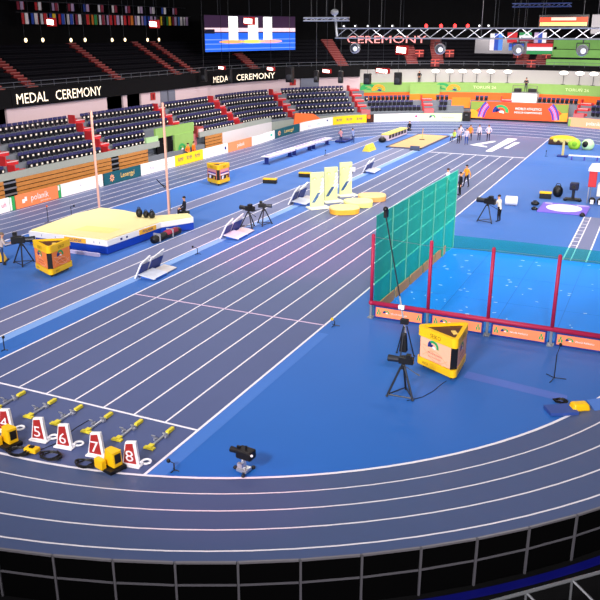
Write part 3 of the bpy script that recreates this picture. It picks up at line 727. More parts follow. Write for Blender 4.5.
EM = (GREEN, NAVY, WHITE)
ad(16.5, 21.0, WVINYL, 'white board with magenta letters at the left edge, before the orange boards', T('uń', .88, .42, .4), (MAGENTA,))
ad(21.02, 21.5, GREEN, 'narrow green and white board on the left of the orange lettered board', rect(0, .35, .05, .95, 0), (WVINYL,))
ad(21.58, 25.82, mat('coral_print', '#ee8052', .5, .3, var=.05), 'orange board with white lettering nearest the photo left edge', combo(T('polanik', .55, .62, .38, 0), T('sport equipment', .68, .16, .16, 0), rect(.14, .2, .35, .62, 0), rect(.2, .25, .45, .75, 0)), (WVINYL,))
ad(25.84, 26.15, GREEN, 'narrow green and white board on the right of the first orange board', rect(.0, .5, .6, .95, 0), (WVINYL,))
ad(26.17, 31.02, WVINYL, 'plain white board with a tiny dark mark behind the vault mat', combo(T('A', .45, .2, .5), T('·', .9, .4, .35)), (NAVY,))
def flower(b, F, s0, s1):
    c = s0+(s1-s0)*.2
    for k in range(8):
        a = k*PI/4; b.quad([F(c+.06*math.cos(a), .5+.06*math.sin(a)), F(c+.2*math.cos(a-.35), .5+.2*math.sin(a-.35)), F(c+.34*math.cos(a), .5+.34*math.sin(a)), F(c+.2*math.cos(a+.35), .5+.2*math.sin(a+.35))], 1)
ad(31.2, 36.1, TEALAD, 'dark teal board with gold lettering and rosette behind the vault uprights', combo(T('Lenergyl', .62, .56, .36, 0), flower), (GOLD, PALEOR))
ad(36.12, 41.3, WVINYL, 'white board with grey and aqua letters beside the yellow board', combo(T('PLN', .3, .36, .35, 0), T('LNG', .72, .42, .35, 1)), (GREYTXT, TEALTXT))
ad(41.32, 46.15, mat('ad_yellow', '#f2cc1c'), 'yellow board with three dark words below the lime tunnel', combo(T('RMF', .2, .5, .38), T('RMF', .5, .5, .38), T('RMF', .8, .5, .38)), (NAVY,))
ad(46.17, 50.95, WVINYL, 'white board with faint lettering right of the nearer yellow board', combo(T('TORUŃ', .4, .24, .35), rect(.86, .93, .4, .7, 1)), (GREYTXT, NAVY))
ad(50.97, 56.1, SALMON, 'salmon board with white lettering beyond the banded timing display', combo(T('polanik', .52, .55, .35)), (WVINYL,))
ad(56.12, 61.4, WVINYL, 'white board with small pale marks between salmon and second teal board', combo(T('w', .4, .25, .45, 0), rect(.82, .9, .45, .7, 1)), (GREYTXT, TEALTXT))
ad(61.42, 66.1, TEALAD, 'farther dark teal board with gold lettering at the bend start', combo(T('Lenergyl', .6, .52, .36, 0), flower), (GOLD, PALEOR))
ad(66.3, 71.6, WVINYL, 'white board with grey and green letters left of the farther yellow board', combo(T('PLN', .3, .28, .3, 0), T('LNG', .58, .28, .35, 1), rect(.82, .86, .6, .75, 2)), (GREYTXT, TEALTXT, NAVY))
ad(71.62, 76.5, mat('ad_yellow'), 'farther yellow board with three dark words on the bend', combo(T('RMF', .2, .48, .36), T('RMF', .5, .48, .36), T('RMF', .8, .48, .36)), (NAVY,))
ad(76.55, 77.5, mat('dark_brown_board', '#3a1c14'), 'narrow dark and orange board beside the farther yellow board', rect(.05, .5, .5, .95, 0), (ORANGE,))
ad(77.55, 83.6, WVINYL, 'white board with faint pink lettering and red dot beyond the sand pit', combo(T('KUJAWY', .3, .24, .3, 0), T('POMORZE', .58, .24, .3, 0), rect(.9, .95, .5, .75, 1)), (GREYTXT, MAGENTA))
ad(83.62, 88.9, PALELIME, 'pale lime board with green emblem left of the big orange wall', combo(emb(.3, .5, .8), T('World Athletics', .68, .24, .4, 3)), EM+(LIME,))
ad(102.0, 108.5, PALEOR, 'pale orange board with white lettering at the far right of the bend', combo(T('polanik', .48, .62, .35), rect(0, .05, .05, .9, 1)), (WVINYL, LIME), h=1.1)
t = thing('black_case', 'black equipment case behind the boards left of the orange wall', 'case', P(89.55, 23.35, hb(89))); MB().box((0, 0, .6), (.9, .6, 1.15)).build('case_body', BLACK, t, bevel=.03); MB().box((0, -.31, .8), (.3, .03, .06)).build('handle', GREY, t)
# big orange wall of the run-out
t = thing('start_wall', 'long orange wall with emblem, purple arcs and white lettering at far end', 'printed wall', (-5.15, 84.05, .9))
W2 = 6.0
MB().box((0, .1, 1.28), (2*W2, .2, 2.1)).build('panel', mat('vermilion_print', '#ee4e22', .5, .3, var=.05), t)
MB().box((0, .1, .11), (2*W2, .22, .2)).build('base_strip', BLACK, t)
b = MB(); F = lambda x, z, o=.005: (x, -o, z)
for sx in (-1, 1):
    b.quad([F(sx*W2, .25), F(sx*4.4, .25), F(sx*5.3, 1.2), F(sx*W2, 1.3)], 4)
    b.quad([F(sx*W2, 1.3), F(sx*5.3, 1.2), F(sx*3.9, 2.3), F(sx*W2, 2.3)], 5)
    for q in range(3):
        r = 3.0-q*.35; vs = []
        for i in range(9):
            a = .05+i*.78/8
            for rr in (r-.26, r): vs.append(F(sx*(2.3+rr*math.cos(a)*.92), .25+rr*math.sin(a)*.95, .008+.002*q))
        b.add(vs, [(2*i, 2*i+1, 2*i+3, 2*i+2) for i in range(8)], 3 if q != 1 else 6)
emblem(b, lambda x, y: F(-2.2+x*1.0, 1.2+y, .01), 2.0, 1, 0, 2)
b.text('WORLD ATHLETICS', .42, lambda x, y: F(1.2+x*.86, 1.45+y, .01), 2)
b.text('INDOOR CHAMPIONSHIPS', .33, lambda x, y: F(1.2+x*.86, 1.02+y, .01), 2)
b.build('print', [GREEN, NAVY, WHITE, PURPLE, mat('amber_print', '#f09a2c'), mat('olive_print', '#7c9440'), LILAC], t)

# ------------------------------------------------------------------ lower stand
ROWS = [(25+.8*i, z-.35) for i, z in enumerate((2.35, 2.92, 3.5, 4.12, 4.75))]
SA, SB, SC = 2, 78.1, 112
b = MB()
for i, (R, z) in enumerate(ROWS):
    ring(b, SA, SB, R-.4, R+.4, -.35, z)
    if i < 2: ring(b, SB, 89.2, R-.4, R+.4, -.35, z); ring(b, 101.6, SC, R-.4, R+.4, -.35, z)
    if i == 2: ring(b, SB, SC, R-.4, R+.4, -.35, z)
ring(b, SA, SB, ROWS[-1][0]+.4, 29.6, -.35, 4.32); ring(b, SB, SC, 27.0, 29.6, -.35, 3.1)
ring(b, SA, 89.2, 23.85, 24.6, -.35, 1.2); ring(b, 101.8, SC, 23.85, 24.6, -.35, 1.6)
struct(b.build('stand_steps', CONC))
b = MB()
for s0, s1 in ((SA, 40.2), (47.0, 62.0)): ring(b, s0, s1, 23.8, 23.95, 1.95, 2.45)
ring(b, 62, 77, 23.8, 23.95, 1.0, 1.9); ring(b, 77, 89, 23.8, 23.95, 1.0, 1.75)
struct(b.build('trim_1', mat('parapet_grey', '#8d948f', .8, .2, var=.07)))
b = MB()
for s0, s1 in ((SA, 21.4), (22.6, 33.2), (34.2, 38.3), (47.9, 51.2)):
    for k in range(5): ring(b, s0, s1, 23.74, 23.8, .45+.31*k, .45+.31*k+.25)
    ring(b, s0, s1, 23.8, 23.86, .0, 1.95, 1)
ring(b, 51.2, 62.0, 23.78, 23.9, .0, 1.95, 2)
for s0, s1 in ((21.4, 22.6), (33.2, 34.2)):
    ring(b, s0, s1, 23.8, 23.86, .0, 1.95, 1)
    for k in range(4): ring(b, s0, s1, 23.76, 23.79, .5+.4*k, .62+.4*k, 3)
struct(b.build('wall_left', [WOOD, BLACKWALL, mat('pale_grey_front', '#c0bdc2'), GREY]))
# stairs of red steps
STAIRS = [24.1, 34.6, 46.6, 57.0, 67.25, 77.0, 85.0, 93.9, 102.6]
b = MB()
for s in STAIRS:
    n = 5 if s < SB else 3
    for i in range(n):
        if i < 2 and 89 < s < 101.8: continue
        R, z = ROWS[i]
        ring(b, s-.55, s+.55, R-.42, R-.02, z, z+.28, 0); ring(b, s-.55, s+.55, R-.44, R-.40, z+.22, z+.29, 1)
        ring(b, s-.55, s+.55, R+.36, R+.39, z, z+.3, 0); ring(b, s-.66, s-.58, R-.4, R+.3, z, z+.7, 0)
    if not 89 < s < 101.8: ring(b, s-.6, s+.6, 24.3, 24.5, 1.2, 2.3, 2)
struct(b.build('red_stairs', [RED, PINKWALL, mat('rose_board', '#b0646c')]))
# seats
def seat_mesh():
    b = MB()   # faces the field: local +Y points outwards
    b.box((0, .14, .43), (.47, .05, .2), rx=-.12, mi=0).box((0, .04, .22), (.43, .1, .3), rx=.1, mi=1)
    b.box((0, .12, .06), (.08, .1, .12), mi=1)
    b.v = [(x, y, z*1.3) for x, y, z in b.v]
    return b
root = seat_mesh().build('stadium_seat', [SEATB, SEATK]); root.location = (0, 0, -50)
plate = MB().box((0, -.055, .35), (.16, .02, .14)).build('number_plate', PLATE, root)
spots = []
for i, (R, z) in enumerate(ROWS):
    sect = 0
    end = SB-1 if i >= 3 else SC-1
    s = 18.2; cnt = 0
    while s < end:
        near = [q for q in STAIRS if q < s]
        skip = any(abs(s-q) < .95 for q in STAIRS) or (40.0 < s < 45.7 and i == 0) or (41.0 < s < 45.7 and i == 1) or (i < 2 and 88.9 < s < 101.9) or (i >= 1 and 83.2 < s < 86.2) or (87.3 < s < 90.2) or (i == 2 and 91.6 < s < 95.8)
        if skip: cnt = 0
        else:
            cnt += 1; spots.append((i, s, R, z, len(near), cnt))
        s += .56*23/R if s > Y2 else .56
spots.sort(key=lambda q: q[1])
RN = ['front', 'second', 'third', 'fourth', 'top']
WHERE = {0: 'left of the first red stairs', 1: 'between first and second red stairs', 2: 'between second and third red stairs', 3: 'beyond the third red stairs', 4: 'beyond the fourth red stairs'}
vis = []
rest = []
for q in spots: (vis if len(vis) < 300 and q[1] > 19.3 else rest).append(q)
rest = [q for q in rest if q[1] > 19.3]
for n, (i, s, R, z, sec, cnt) in enumerate(vis):
    if n == 0: o, p = root, plate
    else:
        o = root.copy(); COL.objects.link(o); p = plate.copy(); COL.objects.link(p); p.parent = o
    o.location = P(s, R, z); o.rotation_euler = (0, 0, PI/2)
    o['label'] = 'navy seat, %d from left in the %s row, %s' % (cnt, RN[i], WHERE[sec])
    o['category'] = 'seat'; o['group'] = 'navy seats in the lower left stand'
b = MB(); pr_ = seat_mesh()
for i, s, R, z, sec, cnt in rest:
    t_ = max(0, (s-Y2)/23); M = Matrix.Translation(P(s, R, z)) @ Matrix.Rotation(PI/2-t_, 4, 'Z')
    o = len(b.v); b.v += [tuple(M @ Vector(v)) for v in pr_.v]
    for f, m in zip(pr_.f, pr_.m): b.f.append([k+o for k in f]); b.m.append(m)
    if s < SB: b.box((0, -.055, .35), (.16, .02, .14), mi=2, M=M)
tag(b.build('distant_seats', [SEATB, SEATK, PLATE], recalc=False), 'farther rows of navy stadium seats round the bend', 'seats', kind='stuff')

# ------------------------------------------------------------------ back walls, fascia, upper tier
b = MB()
for s0, s1 in ((27.9, 40.1), (42.5, 43.1), (45.3, 48.5), (51.2, 71.1), (73.3, 78.1)): ring(b, s0, s1, 29.2, 29.4, 4.3, 6.1)
struct(b.build('wall_back', PINKWALL))
b = MB(); ring(b, 78.1, SC, 29.55, 29.75, 5.2, 6.95); struct(b.build('wall_far', GREYWALL))
b = MB(); ring(b, SA, 78.1, 29.75, 29.85, 4.3, 6.2); struct(b.build('wall_recess', BLACKWALL))
b = MB()
ring(b, 71.1, 73.3, 29.0, 29.5, 4.3, 6.3); ring(b, 48.5, 49.7, 29.15, 29.35, 4.3, 6.2); ring(b, 49.9, 51.1, 29.15, 29.35, 4.3, 6.2)
struct(b.build('door_1', mat('grey_door', '#6c7080')))
for s, n in ((47.2, 'on the wall beside the grey doors'), (70.2, 'on the wall left of the grey box room')):
    t = thing('wall_sign', 'small red square sign ' + n, 'sign', P(s, 29.18, 5.65)); inv = Matrix.Translation(-t.location)
    b = MB(); vs = [inv @ P(q, r, z) for r in (29.12, 29.18) for q, z in ((s-.38, 5.3), (s+.38, 5.3), (s+.38, 6.0), (s-.38, 6.0))]
    b.add(vs, [(0, 1, 2, 3), (7, 6, 5, 4), (0, 4, 5, 1), (1, 5, 6, 2), (2, 6, 7, 3), (3, 7, 4, 0)]); b.build('plate', REDBOARD, t)
    b = MB(); b.quad([inv @ P(q, 29.11, z) for q, z in ((s-.12, 5.42), (s+.12, 5.42), (s+.12, 5.85), (s-.12, 5.85))]); b.build('pictogram', mat('deep_red', '#5e1418'), t)
b = MB(); ring(b, SA, 78.0, 28.95, 29.2, 6.1, 7.5); ring(b, 78.0, SC, 29.6, 29.9, 6.95, 7.6); struct(b.build('trim_2', BLACKWALL))
b = MB()
for z in (7.62, 7.95): ring(b, SA, SC, 29.2, 29.25, z, z+.05)
for k in range(70): q = P(SA+1.5*k, 29.22); b.tube((q.x, q.y, 7.4), (q.x, q.y, 8.0), .025, 5)
struct(b.build('trim_3', mat('rail_grey', '#5c5f68', .4, .4, metal=.4)))
def words(s0, s1, z, size, label, body, m, R, sx):
    t = thing('lit_lettering', label, 'lettering', P((s0+s1)/2, R, z)); inv = Matrix.Translation(-t.location)
    for wd, f in body: MB().text(wd, size, lambda x, y: inv @ P(s0+(s1-s0)*f+x*sx, R-.02, z+y)).build('word', m, t)
    b = MB(); ring(b, s0-.3, s1+.3, R, R+.06, z-.25, z+size*.72+.25); b.v = [tuple(inv @ Vector(v)) for v in b.v]; b.build('backing', BLACKWALL, t)
words(28.6, 39.0, 6.36, 1.12, 'lit white ceremony lettering on the black fascia, nearer and larger', (('MEDAL', .18), ('CEREMONY', .72)), LETTER_W, 28.9, 1.0)
words(58.3, 67.9, 6.3, .98, 'lit white ceremony lettering below the big screen', (('MEDAL', .17), ('CEREMONY', .7)), LETTER_W, 28.9, 1.05)
words(77.6, 85.6, 10.2, 1.3, 'lit red ceremony lettering hanging behind the lighting truss', (('CEREMONY', .5),), LETTER_R, 33, 1.12)
# green and orange dressing of the far stand
b = MB(); ring(b, 78.1, SC, 29.0, 29.5, 4.05, 5.3, 0); ring(b, 78.1, SC, 29.05, 29.5, 3.1, 4.05, 1)
struct(b.build('wall_dressing', [LIME, mat('far_orange', '#ea6220', .5, .3, var=.06)]))
def hang(s0, s1, R, z0, z1, zmid, label):
    t = thing('hanging_banner', label, 'banner', P((s0+s1)/2, R, z0), 0, 'banners on the far stand'); inv = Matrix.Translation(-t.location)
    for nm, a, c, m in (('orange_panel', z0, zmid, mat('banner_orange', '#f27a1e', .5, .3)), ('lime_panel', zmid, z1, LIME)):
        if c-a < .05: continue
        b = MB(); ring(b, s0, s1, R, R+.1, a, c); b.v = [tuple(inv @ Vector(v)) for v in b.v]; b.build(nm, m, t)
hang(83.4, 86.6, 28.3, 2.75, 5.05, 3.85, 'lime over orange banner hanging in front of the lime wall')
hang(87.8, 89.9, 26.05, 2.3, 3.6, 3.6, 'plain orange banner left of the big orange wall')
t = thing('wall_emblem', 'green and orange round emblem on lime wall, left one', 'emblem', P(79.4, 28.9, 4.7), 0, 'emblems on the lime wall'); 
def fe(s, lab, t=None):
    t = t or thing('wall_emblem', lab, 'emblem', P(s, 28.9, 4.7), 0, 'emblems on the lime wall'); inv = Matrix.Translation(-t.location)
    b = MB(); emblem(b, lambda x, y: inv @ P(s-.5+x, 28.97, 4.55+y), 1.7, 0, 0, 0); emblem(b, lambda x, y: inv @ P(s+.7+x*.9, 28.96, 4.42+y), 1.6, 1, 1, 2); b.build('print', [GREEN, mat('amber_print'), NAVY], t)
fe(79.4, '', t); fe(87.4, 'green and orange round emblem on lime wall, nearer the white platform')
for s, lab in ((91.3, 'pale faint lettering on the lime wall left of the white platform'), (100.6, 'pale faint lettering on the lime wall right of the white platform')):
    t = thing('wall_lettering', lab, 'lettering', P(s, 28.95, 4.6)); inv = Matrix.Translation(-t.location)
    MB().text('TORUŃ 26', .5, lambda x, y: inv @ P(s+x, 28.96, 4.55+y)).build('letters', mat('faint_lime', '#d6e2b0'), t)
# upper tier
NT = 8
USTAIR = (28.2, 31.8, 43.3, 53.2, 56.4, 66, 76.5, 83.9, 86.5, 94.6, 96.4)
b = MB(); c = MB()
for k in range(NT):
    R = 29.75+.72*k; z = 7.25+.42*k
    ring(b, SA, SC, R, R+.74, 4.3 if k == 0 else z-1, z)
    if k > 0:
        ed = [SA]+[q+d for q in USTAIR for d in (-.7, .7)]+[97.3]
        for u0, u1 in zip(ed[::2], ed[1::2]):
            if u1 > u0: ring(c, u0, u1, R+.3, R+.36, z, z+.42); ring(c, u0, u1, R+.02, R+.3, z+.2, z+.28)
struct(b.build('upper_steps', DCONC))
tag(c.build('upper_tier_seats', UPSEAT), 'dark rows of seats in the upper tier', 'seats', kind='stuff')
for k, (R, z, h) in enumerate(((30.3, 7.3, 1.0), (32.0, 8.4, 1.05), (33.8, 9.5, 1.15))):
    t = thing('seat_cover', '%s green cloth cover over upper tier seats at the right' % ('lowest', 'middle', 'topmost')[k], 'seat cover', P(104.5, R, z), 0, 'green seat covers'); inv = Matrix.Translation(-t.location)
    b = MB(); ring(b, 97.0, SC, R, R+.12, z, z+h); ring(b, 97.0, SC, R+.1, R+.9, z+h-.1, z+h); b.v = [tuple(inv @ Vector(v)) for v in b.v]; b.build('cloth', UPGREEN, t)
b = MB()
for s in USTAIR:
    w = .55
    for k in range(NT*2):
        R = 29.9+.36*k; z = 7.3+.21*k; ring(b, s-w, s+w, R, R+.3, z, z+.2); ring(b, s-w, s+w, R-.02, R, z+.14, z+.21, 1)
struct(b.build('upper_stairs', [mat('dim_red_step', '#6e2022', .6, .2), mat('rosy_nosing', '#9a5a58', .6, .2)]))
b = MB(); ring(b, -10, 125, 39.5, 39.8, 4, 20); struct(b.build('wall_outer', BLACKWALL))
b = MB(); ring(b, -10, 125, 35.5, 39.5, 9, 9.2); struct(b.build('gallery_floor', BLACKWALL))
struct(MB().box((-5, 40, 19), (110, 170, .3)).build('ceiling', BLACKWALL))
# red crosses signs on far stair heads
for s, z, R in ((84.6, 8.9, 30.8), (87.6, 8.9, 30.8), (86.1, 7.75, 29.6), (94.2, 8.85, 30.8), (96.9, 8.85, 30.8), (95.7, 7.75, 29.6)):
    q = P(s, R, z)
    t = thing('aisle_gate', 'red lattice aisle gate in the far upper tier, %s' % {84.6: 'left of the first three', 87.6: 'right of the first three', 86.1: 'lowest of the first three', 94.2: 'left of three above the white platform', 96.9: 'right of three above the white platform', 95.7: 'lowest of three above the white platform'}[s], 'gate', q, 0, 'red aisle gates')
    th = (s-Y2)/23; M = Matrix.Rotation(PI/2-th, 4, 'Z')
    MB().box((0, 0, 0), (1.15, .08, .95), M=M).build('panel', mat('deep_red_panel', '#5a1418'), t)
    MB().box((0, -.06, 0), (1.1, .05, .12), M=M).box((0, -.06, 0), (.12, .05, .9), M=M).box((0, -.06, .4), (1.15, .05, .08), M=M).build('cross_bar', mat('bright_red_bar', '#d8584c'), t)

# lime tunnel mouth
t = thing('tunnel_mouth', 'lime green tunnel surround with dark opening behind the yellow board', 'tunnel', P(42.0, 23.9, 0)); inv = Matrix.Translation(-t.location)
def rb(s0, s1, Ra, Rb, z0, z1):
    b = MB(); ring(b, s0, s1, Ra, Rb, z0, z1); b.v = [tuple(inv @ Vector(v)) for v in b.v]; return b
rb(40.0, 46.3, 24.0, 24.2, 2.65, 3.5).build('lintel', LIME, t)
rb(42.8, 46.0, 23.9, 24.1, .9, 2.65).build('side_panel', LIME, t)
rb(38.4, 40.2, 23.9, 24.1, 1.9, 2.9).build('near_panel', mat('pale_green_panel', '#9cc08c'), t)
rb(40.3, 42.7, 24.15, 24.3, 0, 2.65).build('dark_opening', BLACKWALL, t)
rb(41.4, 41.6, 23.95, 24.1, 0, 2.65).build('mullion', mat('olive_mullion', '#5c5c44'), t)
b = MB(); emblem(b, lambda x, y: inv @ P(43.9+x, 23.87, 1.3+y), 1.2, 0, 0, 1); b.build('printed_emblem', [GREEN, WHITE], t)
t = thing('red_frame_box', 'red framed box beside the lime tunnel surround', 'box', P(47.6, 24.3, 1.95)); inv = Matrix.Translation(-t.location)
rb(47.0, 48.2, 24.1, 24.9, 1.95, 2.9).build('case', mat('dull_red_case', '#92403c'), t); rb(47.2, 48.0, 24.02, 24.1, 2.2, 2.7).build('front_panel', PINKWALL, t)
t = thing('orange_screen', 'orange printed screen behind the farther white board', 'screen', P(67.8, 24.1, 1.2)); inv = Matrix.Translation(-t.location)
b = MB(); vs = [inv @ P(s, r, z) for r in (23.7, 23.8) for s, z in ((66.0, 1.3), (70.8, 1.3), (69.2, 2.3), (66.2, 2.6))]
b.add(vs, [(0, 1, 2, 3), (7, 6, 5, 4), (0, 4, 5, 1), (1, 5, 6, 2), (2, 6, 7, 3), (3, 7, 4, 0)]); b.build('printed_sheet', ORANGE, t); rb(66.0, 70.8, 23.8, 23.85, .9, 1.35).build('base', DARK, t)

# ------------------------------------------------------------------ camera platform at the far end
t = thing('camera_platform', 'white draped camera platform above the orange wall', 'platform', (-4.85, 86.6, .9))
MB().box((0, 0, 1.68), (3.1, 1.8, 3.36)).build('white_drape', WHITE, t); MB().box((0, 0, 3.42), (3.2, 1.9, .1)).build('deck', GREY, t)
b = MB()
for x in (-1.5, 1.5): b.tube((x, -.9, 3.4), (x, -.9, 4.3), .04, 6)
b.tube((-1.5, -.9, 4.3), (1.5, -.9, 4.3), .03, 6); b.build('guard_rail', mat('dim_rail', '#6a5a60'), t)
for x, w, lab in ((-5.8, .9, 'black camera case on white platform left of operator'), (-4.0, 1.0, 'black camera case on white platform right of operator')):
    q = thing('equipment_case', lab, 'case', (x, 86.3, 4.38), 0, 'cases on the white platform'); MB().box((0, 0, .22), (w, .5, .42)).build('case', BLACK, q, bevel=.03); MB().box((0, 0, .46), (.3, .1, .05)).build('handle', GREY, q)

# ------------------------------------------------------------------ soft lamps on stands
SOFT = (86.2, 87.65, 88.98, 90.4, 91.81, 93.51, 99.05, 100.62, 101.99)
for k, s in enumerate(SOFT):
    t = thing('lamp_stand', 'white soft lamp on dark stand above the lime wall, %s' % ('%s from the left' % ORD[k]), 'lamp', P(s, 29.25, 5.31), 0, 'soft lamps above the lime wall')
    MB().tube((0, 0, 0), (0, 0, 1.25), .035, 6).lathe([(.25, 0), (.25, .04)], 10).build('stand', DARK, t)
    MB().ell((0, -.1, 1.42), (.52, .25, .24), 14, 8).build('lamp_head', mat('lamp_white', '#fff6ee', emit=2.2), t, smooth=True)

# ------------------------------------------------------------------ screens, flags, rigging
def quadslab(name, pts, d, m, parent, off):
    b = MB(); n = (Vector(pts[1])-Vector(pts[0])).cross(Vector(pts[3])-Vector(pts[0])).normalized()
    vs = [Vector(p) for p in pts]+[Vector(p)-n*d for p in pts]
    b.add(vs, [(0, 1, 2, 3), (7, 6, 5, 4), (0, 4, 5, 1), (1, 5, 6, 2), (2, 6, 7, 3), (3, 7, 4, 0)]); return b.build(name, m, parent)
a0, a1 = Vector((-36.18, 60.3, 0)), Vector((-31.94, 75.0, 0)); ux = (a1-a0).normalized(); nrm = Vector((ux.y, -ux.x, 0))
t = thing('big_screen', 'large video screen showing three white podium panels on a blue hall', 'screen', a0+Vector((0, 0, 9.5)))
Lw, Hh = (a1-a0).length, 3.9
def SF(x, y, o=.0): return ux*(x*Lw)+Vector((0, 0, y*Hh))+nrm*(.02+o)
quadslab('screen_body', [SF(-.004, -.01, -.02), SF(1.004, -.01, -.02), SF(1.004, 1.01, -.02), SF(-.004, 1.01, -.02)], .5, BLACK, t, 0)
em = lambda n, c, e=1.0: mat('screen_'+n, c, .5, emit=e)
b = MB()
Q = lambda x0, x1, y0, y1, mi, o: b.quad([SF(x0, y0, o), SF(x1, y0, o), SF(x1, y1, o), SF(x0, y1, o)], mi)
Q(0, 1, 0, 1, 0, 0); Q(0, 1, .0, .52, 1, .005); Q(0, 1, .55, .66, 2, .01); Q(0, .1, .5, .62, 3, .012)
for y in (.06, .2, .32): Q(0, 1, y, y+.025, 4, .012)
for x, w, h0, h1 in ((.24, .1, .3, .98), (.45, .11, .3, .95), (.62, .1, .3, .98)): Q(x, x+w, h0, h1, 5, .02)
for x, mi in ((.28, 6), (.5, 7), (.7, 8)): b.add([SF(x+.14*math.cos(a), .27+.05*math.sin(a), .03) for a in [k*PI/8 for k in range(16)]], [tuple(range(16))], mi)
b.build('picture', [em('maroon', '#3a2440', .5), em('blue', '#1f5ad0'), em('pale', '#e8c8d0', .9), em('dark', '#1a1a30', .5), em('line', '#6a8ae8'), em('white', '#f2f6ea', 1.4), em('peach', '#e8a060'), em('lemon', '#d8e060'), em('rose', '#e89a98')], t)
b = MB()
for x in (.15, .85): b.tube(SF(x, 1.02, -.2), SF(x, 1.02, -.2)+Vector((0, 0, 5.2)), .05, 6)
b.build('hanger', DARK, t)
# flags of the left gallery
FC = {'red': '#b02428', 'white': '#cfc8cc', 'blue': '#2a46a0', 'green': '#2a7a44', 'yellow': '#d0b024', 'black': '#18181c', 'orange': '#c06a28', 'lilac': '#a088a8', 'cyan': '#4a7cc8', 'wine': '#7a2436'}
fl = [('red', 'white', 'blue'), ('blue', 'white', 'red'), ('white', 'red', 'white'), ('blue', 'yellow', 'blue'), ('red', 'blue', 'white'), ('white', 'blue', 'white'), ('wine', 'white', 'wine'), ('black', 'red', 'yellow'), ('orange', 'green', 'yellow'), ('white', 'wine', 'white'), ('lilac', 'red', 'lilac'), ('red', 'lilac', 'white'), ('white', 'red', 'blue'), ('red', 'orange', 'red'), ('lilac', 'white', 'orange'), ('lilac', 'blue', 'lilac'), ('blue', 'lilac', 'white'), ('lilac', 'black', 'white'), ('yellow', 'black', 'green'), ('green', 'yellow', 'lilac'), ('wine', 'lilac', 'white'), ('cyan', 'white', 'cyan'), ('white', 'lilac', 'black')]
def flag(t, cols, w, h, inv=None):
    for k, c in enumerate(cols):
        b = MB(); n = 4; vs = []
        for i in range(n+1):
            y = w*(k/3+i/n/3)-w/2
            for z in (0, -h): vs.append((.12*math.sin(y*5+k), y, z))
        b.add(vs+[(x-.02, y, z) for x, y, z in vs], [f for i in range(n) for f in ((2*i, 2*i+1, 2*i+3, 2*i+2), (2*n+2+2*i, 2*n+4+2*i, 2*n+5+2*i, 2*n+3+2*i))])
        b.build('stripe', mat('flag_'+c, FC[c], .7, emit=.07), t)  # cloth glows faintly in place of light falling on it
    MB().tube((0, -w/2, .02), (0, w/2, .02), .03, 6).build('hanging_rod', DARK, t)
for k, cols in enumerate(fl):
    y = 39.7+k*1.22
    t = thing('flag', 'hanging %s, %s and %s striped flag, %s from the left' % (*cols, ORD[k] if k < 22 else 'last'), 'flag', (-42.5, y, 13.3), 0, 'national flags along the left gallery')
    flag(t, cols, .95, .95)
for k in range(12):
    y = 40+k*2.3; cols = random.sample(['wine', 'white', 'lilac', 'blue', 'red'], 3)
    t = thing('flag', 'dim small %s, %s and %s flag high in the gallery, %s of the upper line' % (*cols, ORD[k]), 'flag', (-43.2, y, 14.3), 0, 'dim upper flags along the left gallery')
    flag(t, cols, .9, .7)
b = MB().box((-42.5, 53, 13.36), (.08, 29, .06)).box((-43.2, 53, 14.36), (.08, 29, .08)); 
for y in (40, 48, 56, 64): b.tube((-42.5, y, 12.8), (-42.5, y, 19), .03, 5).tube((-43.2, y, 13.9), (-43.2, y, 19), .03, 5)
struct(b.build('trim_4', DARK))
def flagx(x, z, w, h, cols, label, vert, y=60.0):
    t = thing('flag', label, 'flag', (x, y, z), 0, 'national flags hanging behind the truss')
    for k, c in enumerate(cols):
        n = len(cols); b = MB()
        if vert: b.box((-w/2+w*(k+.5)/n, 0, -h/2), (w/n, .03, h))
        else: b.box((0, 0, -h*(k+.5)/n), (w, .03, h/n))
        b.build('stripe', mat('flag_b_'+c, FC[c], .7, emit=.35), t)  # stripe brightness comes from emission in the cloth, not a lamp
    MB().tube((-w/2, 0, .03), (w/2, 0, .03), .03, 5).build('hanging_rod', DARK, t)
    MB().tube((0, 0, .03), (0, 0, 19-z), .012, 5).build('hanging_wire', DARK, t)
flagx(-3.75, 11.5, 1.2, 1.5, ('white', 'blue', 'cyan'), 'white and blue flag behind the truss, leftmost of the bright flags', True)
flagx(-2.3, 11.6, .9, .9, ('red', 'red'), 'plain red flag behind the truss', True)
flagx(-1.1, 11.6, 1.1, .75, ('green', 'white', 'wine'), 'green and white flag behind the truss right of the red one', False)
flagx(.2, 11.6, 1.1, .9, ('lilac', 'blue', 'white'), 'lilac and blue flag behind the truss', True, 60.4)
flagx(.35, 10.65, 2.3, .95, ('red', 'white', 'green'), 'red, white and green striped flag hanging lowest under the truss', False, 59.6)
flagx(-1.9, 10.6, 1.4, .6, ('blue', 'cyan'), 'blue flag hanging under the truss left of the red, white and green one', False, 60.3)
t = thing('led_ribbon', 'glowing orange display strip above the far truss', 'display', (.3, 75, 12.7)); MB().box((0, .1, 0), (5.2, .15, 1.4)).build('frame', BLACK, t); b = MB().box((0, 0, .2), (5.0, .06, .5), mi=0).box((0, 0, -.25), (4.9, .06, .35), mi=1).box((0, -.03, .28), (2.6, .03, .3), mi=2); b.build('lit_face', [mat('led_red', '#b83a1c', emit=.6), mat('led_amber', '#ffb060', emit=1.2), mat('led_pink', '#f0a090', emit=.9)], t); MB().tube((-2, .1, .7), (-2, .1, 6.3), .03, 5).tube((2, .1, .7), (2, .1, 6.3), .03, 5).build('hanger', DARK, t)
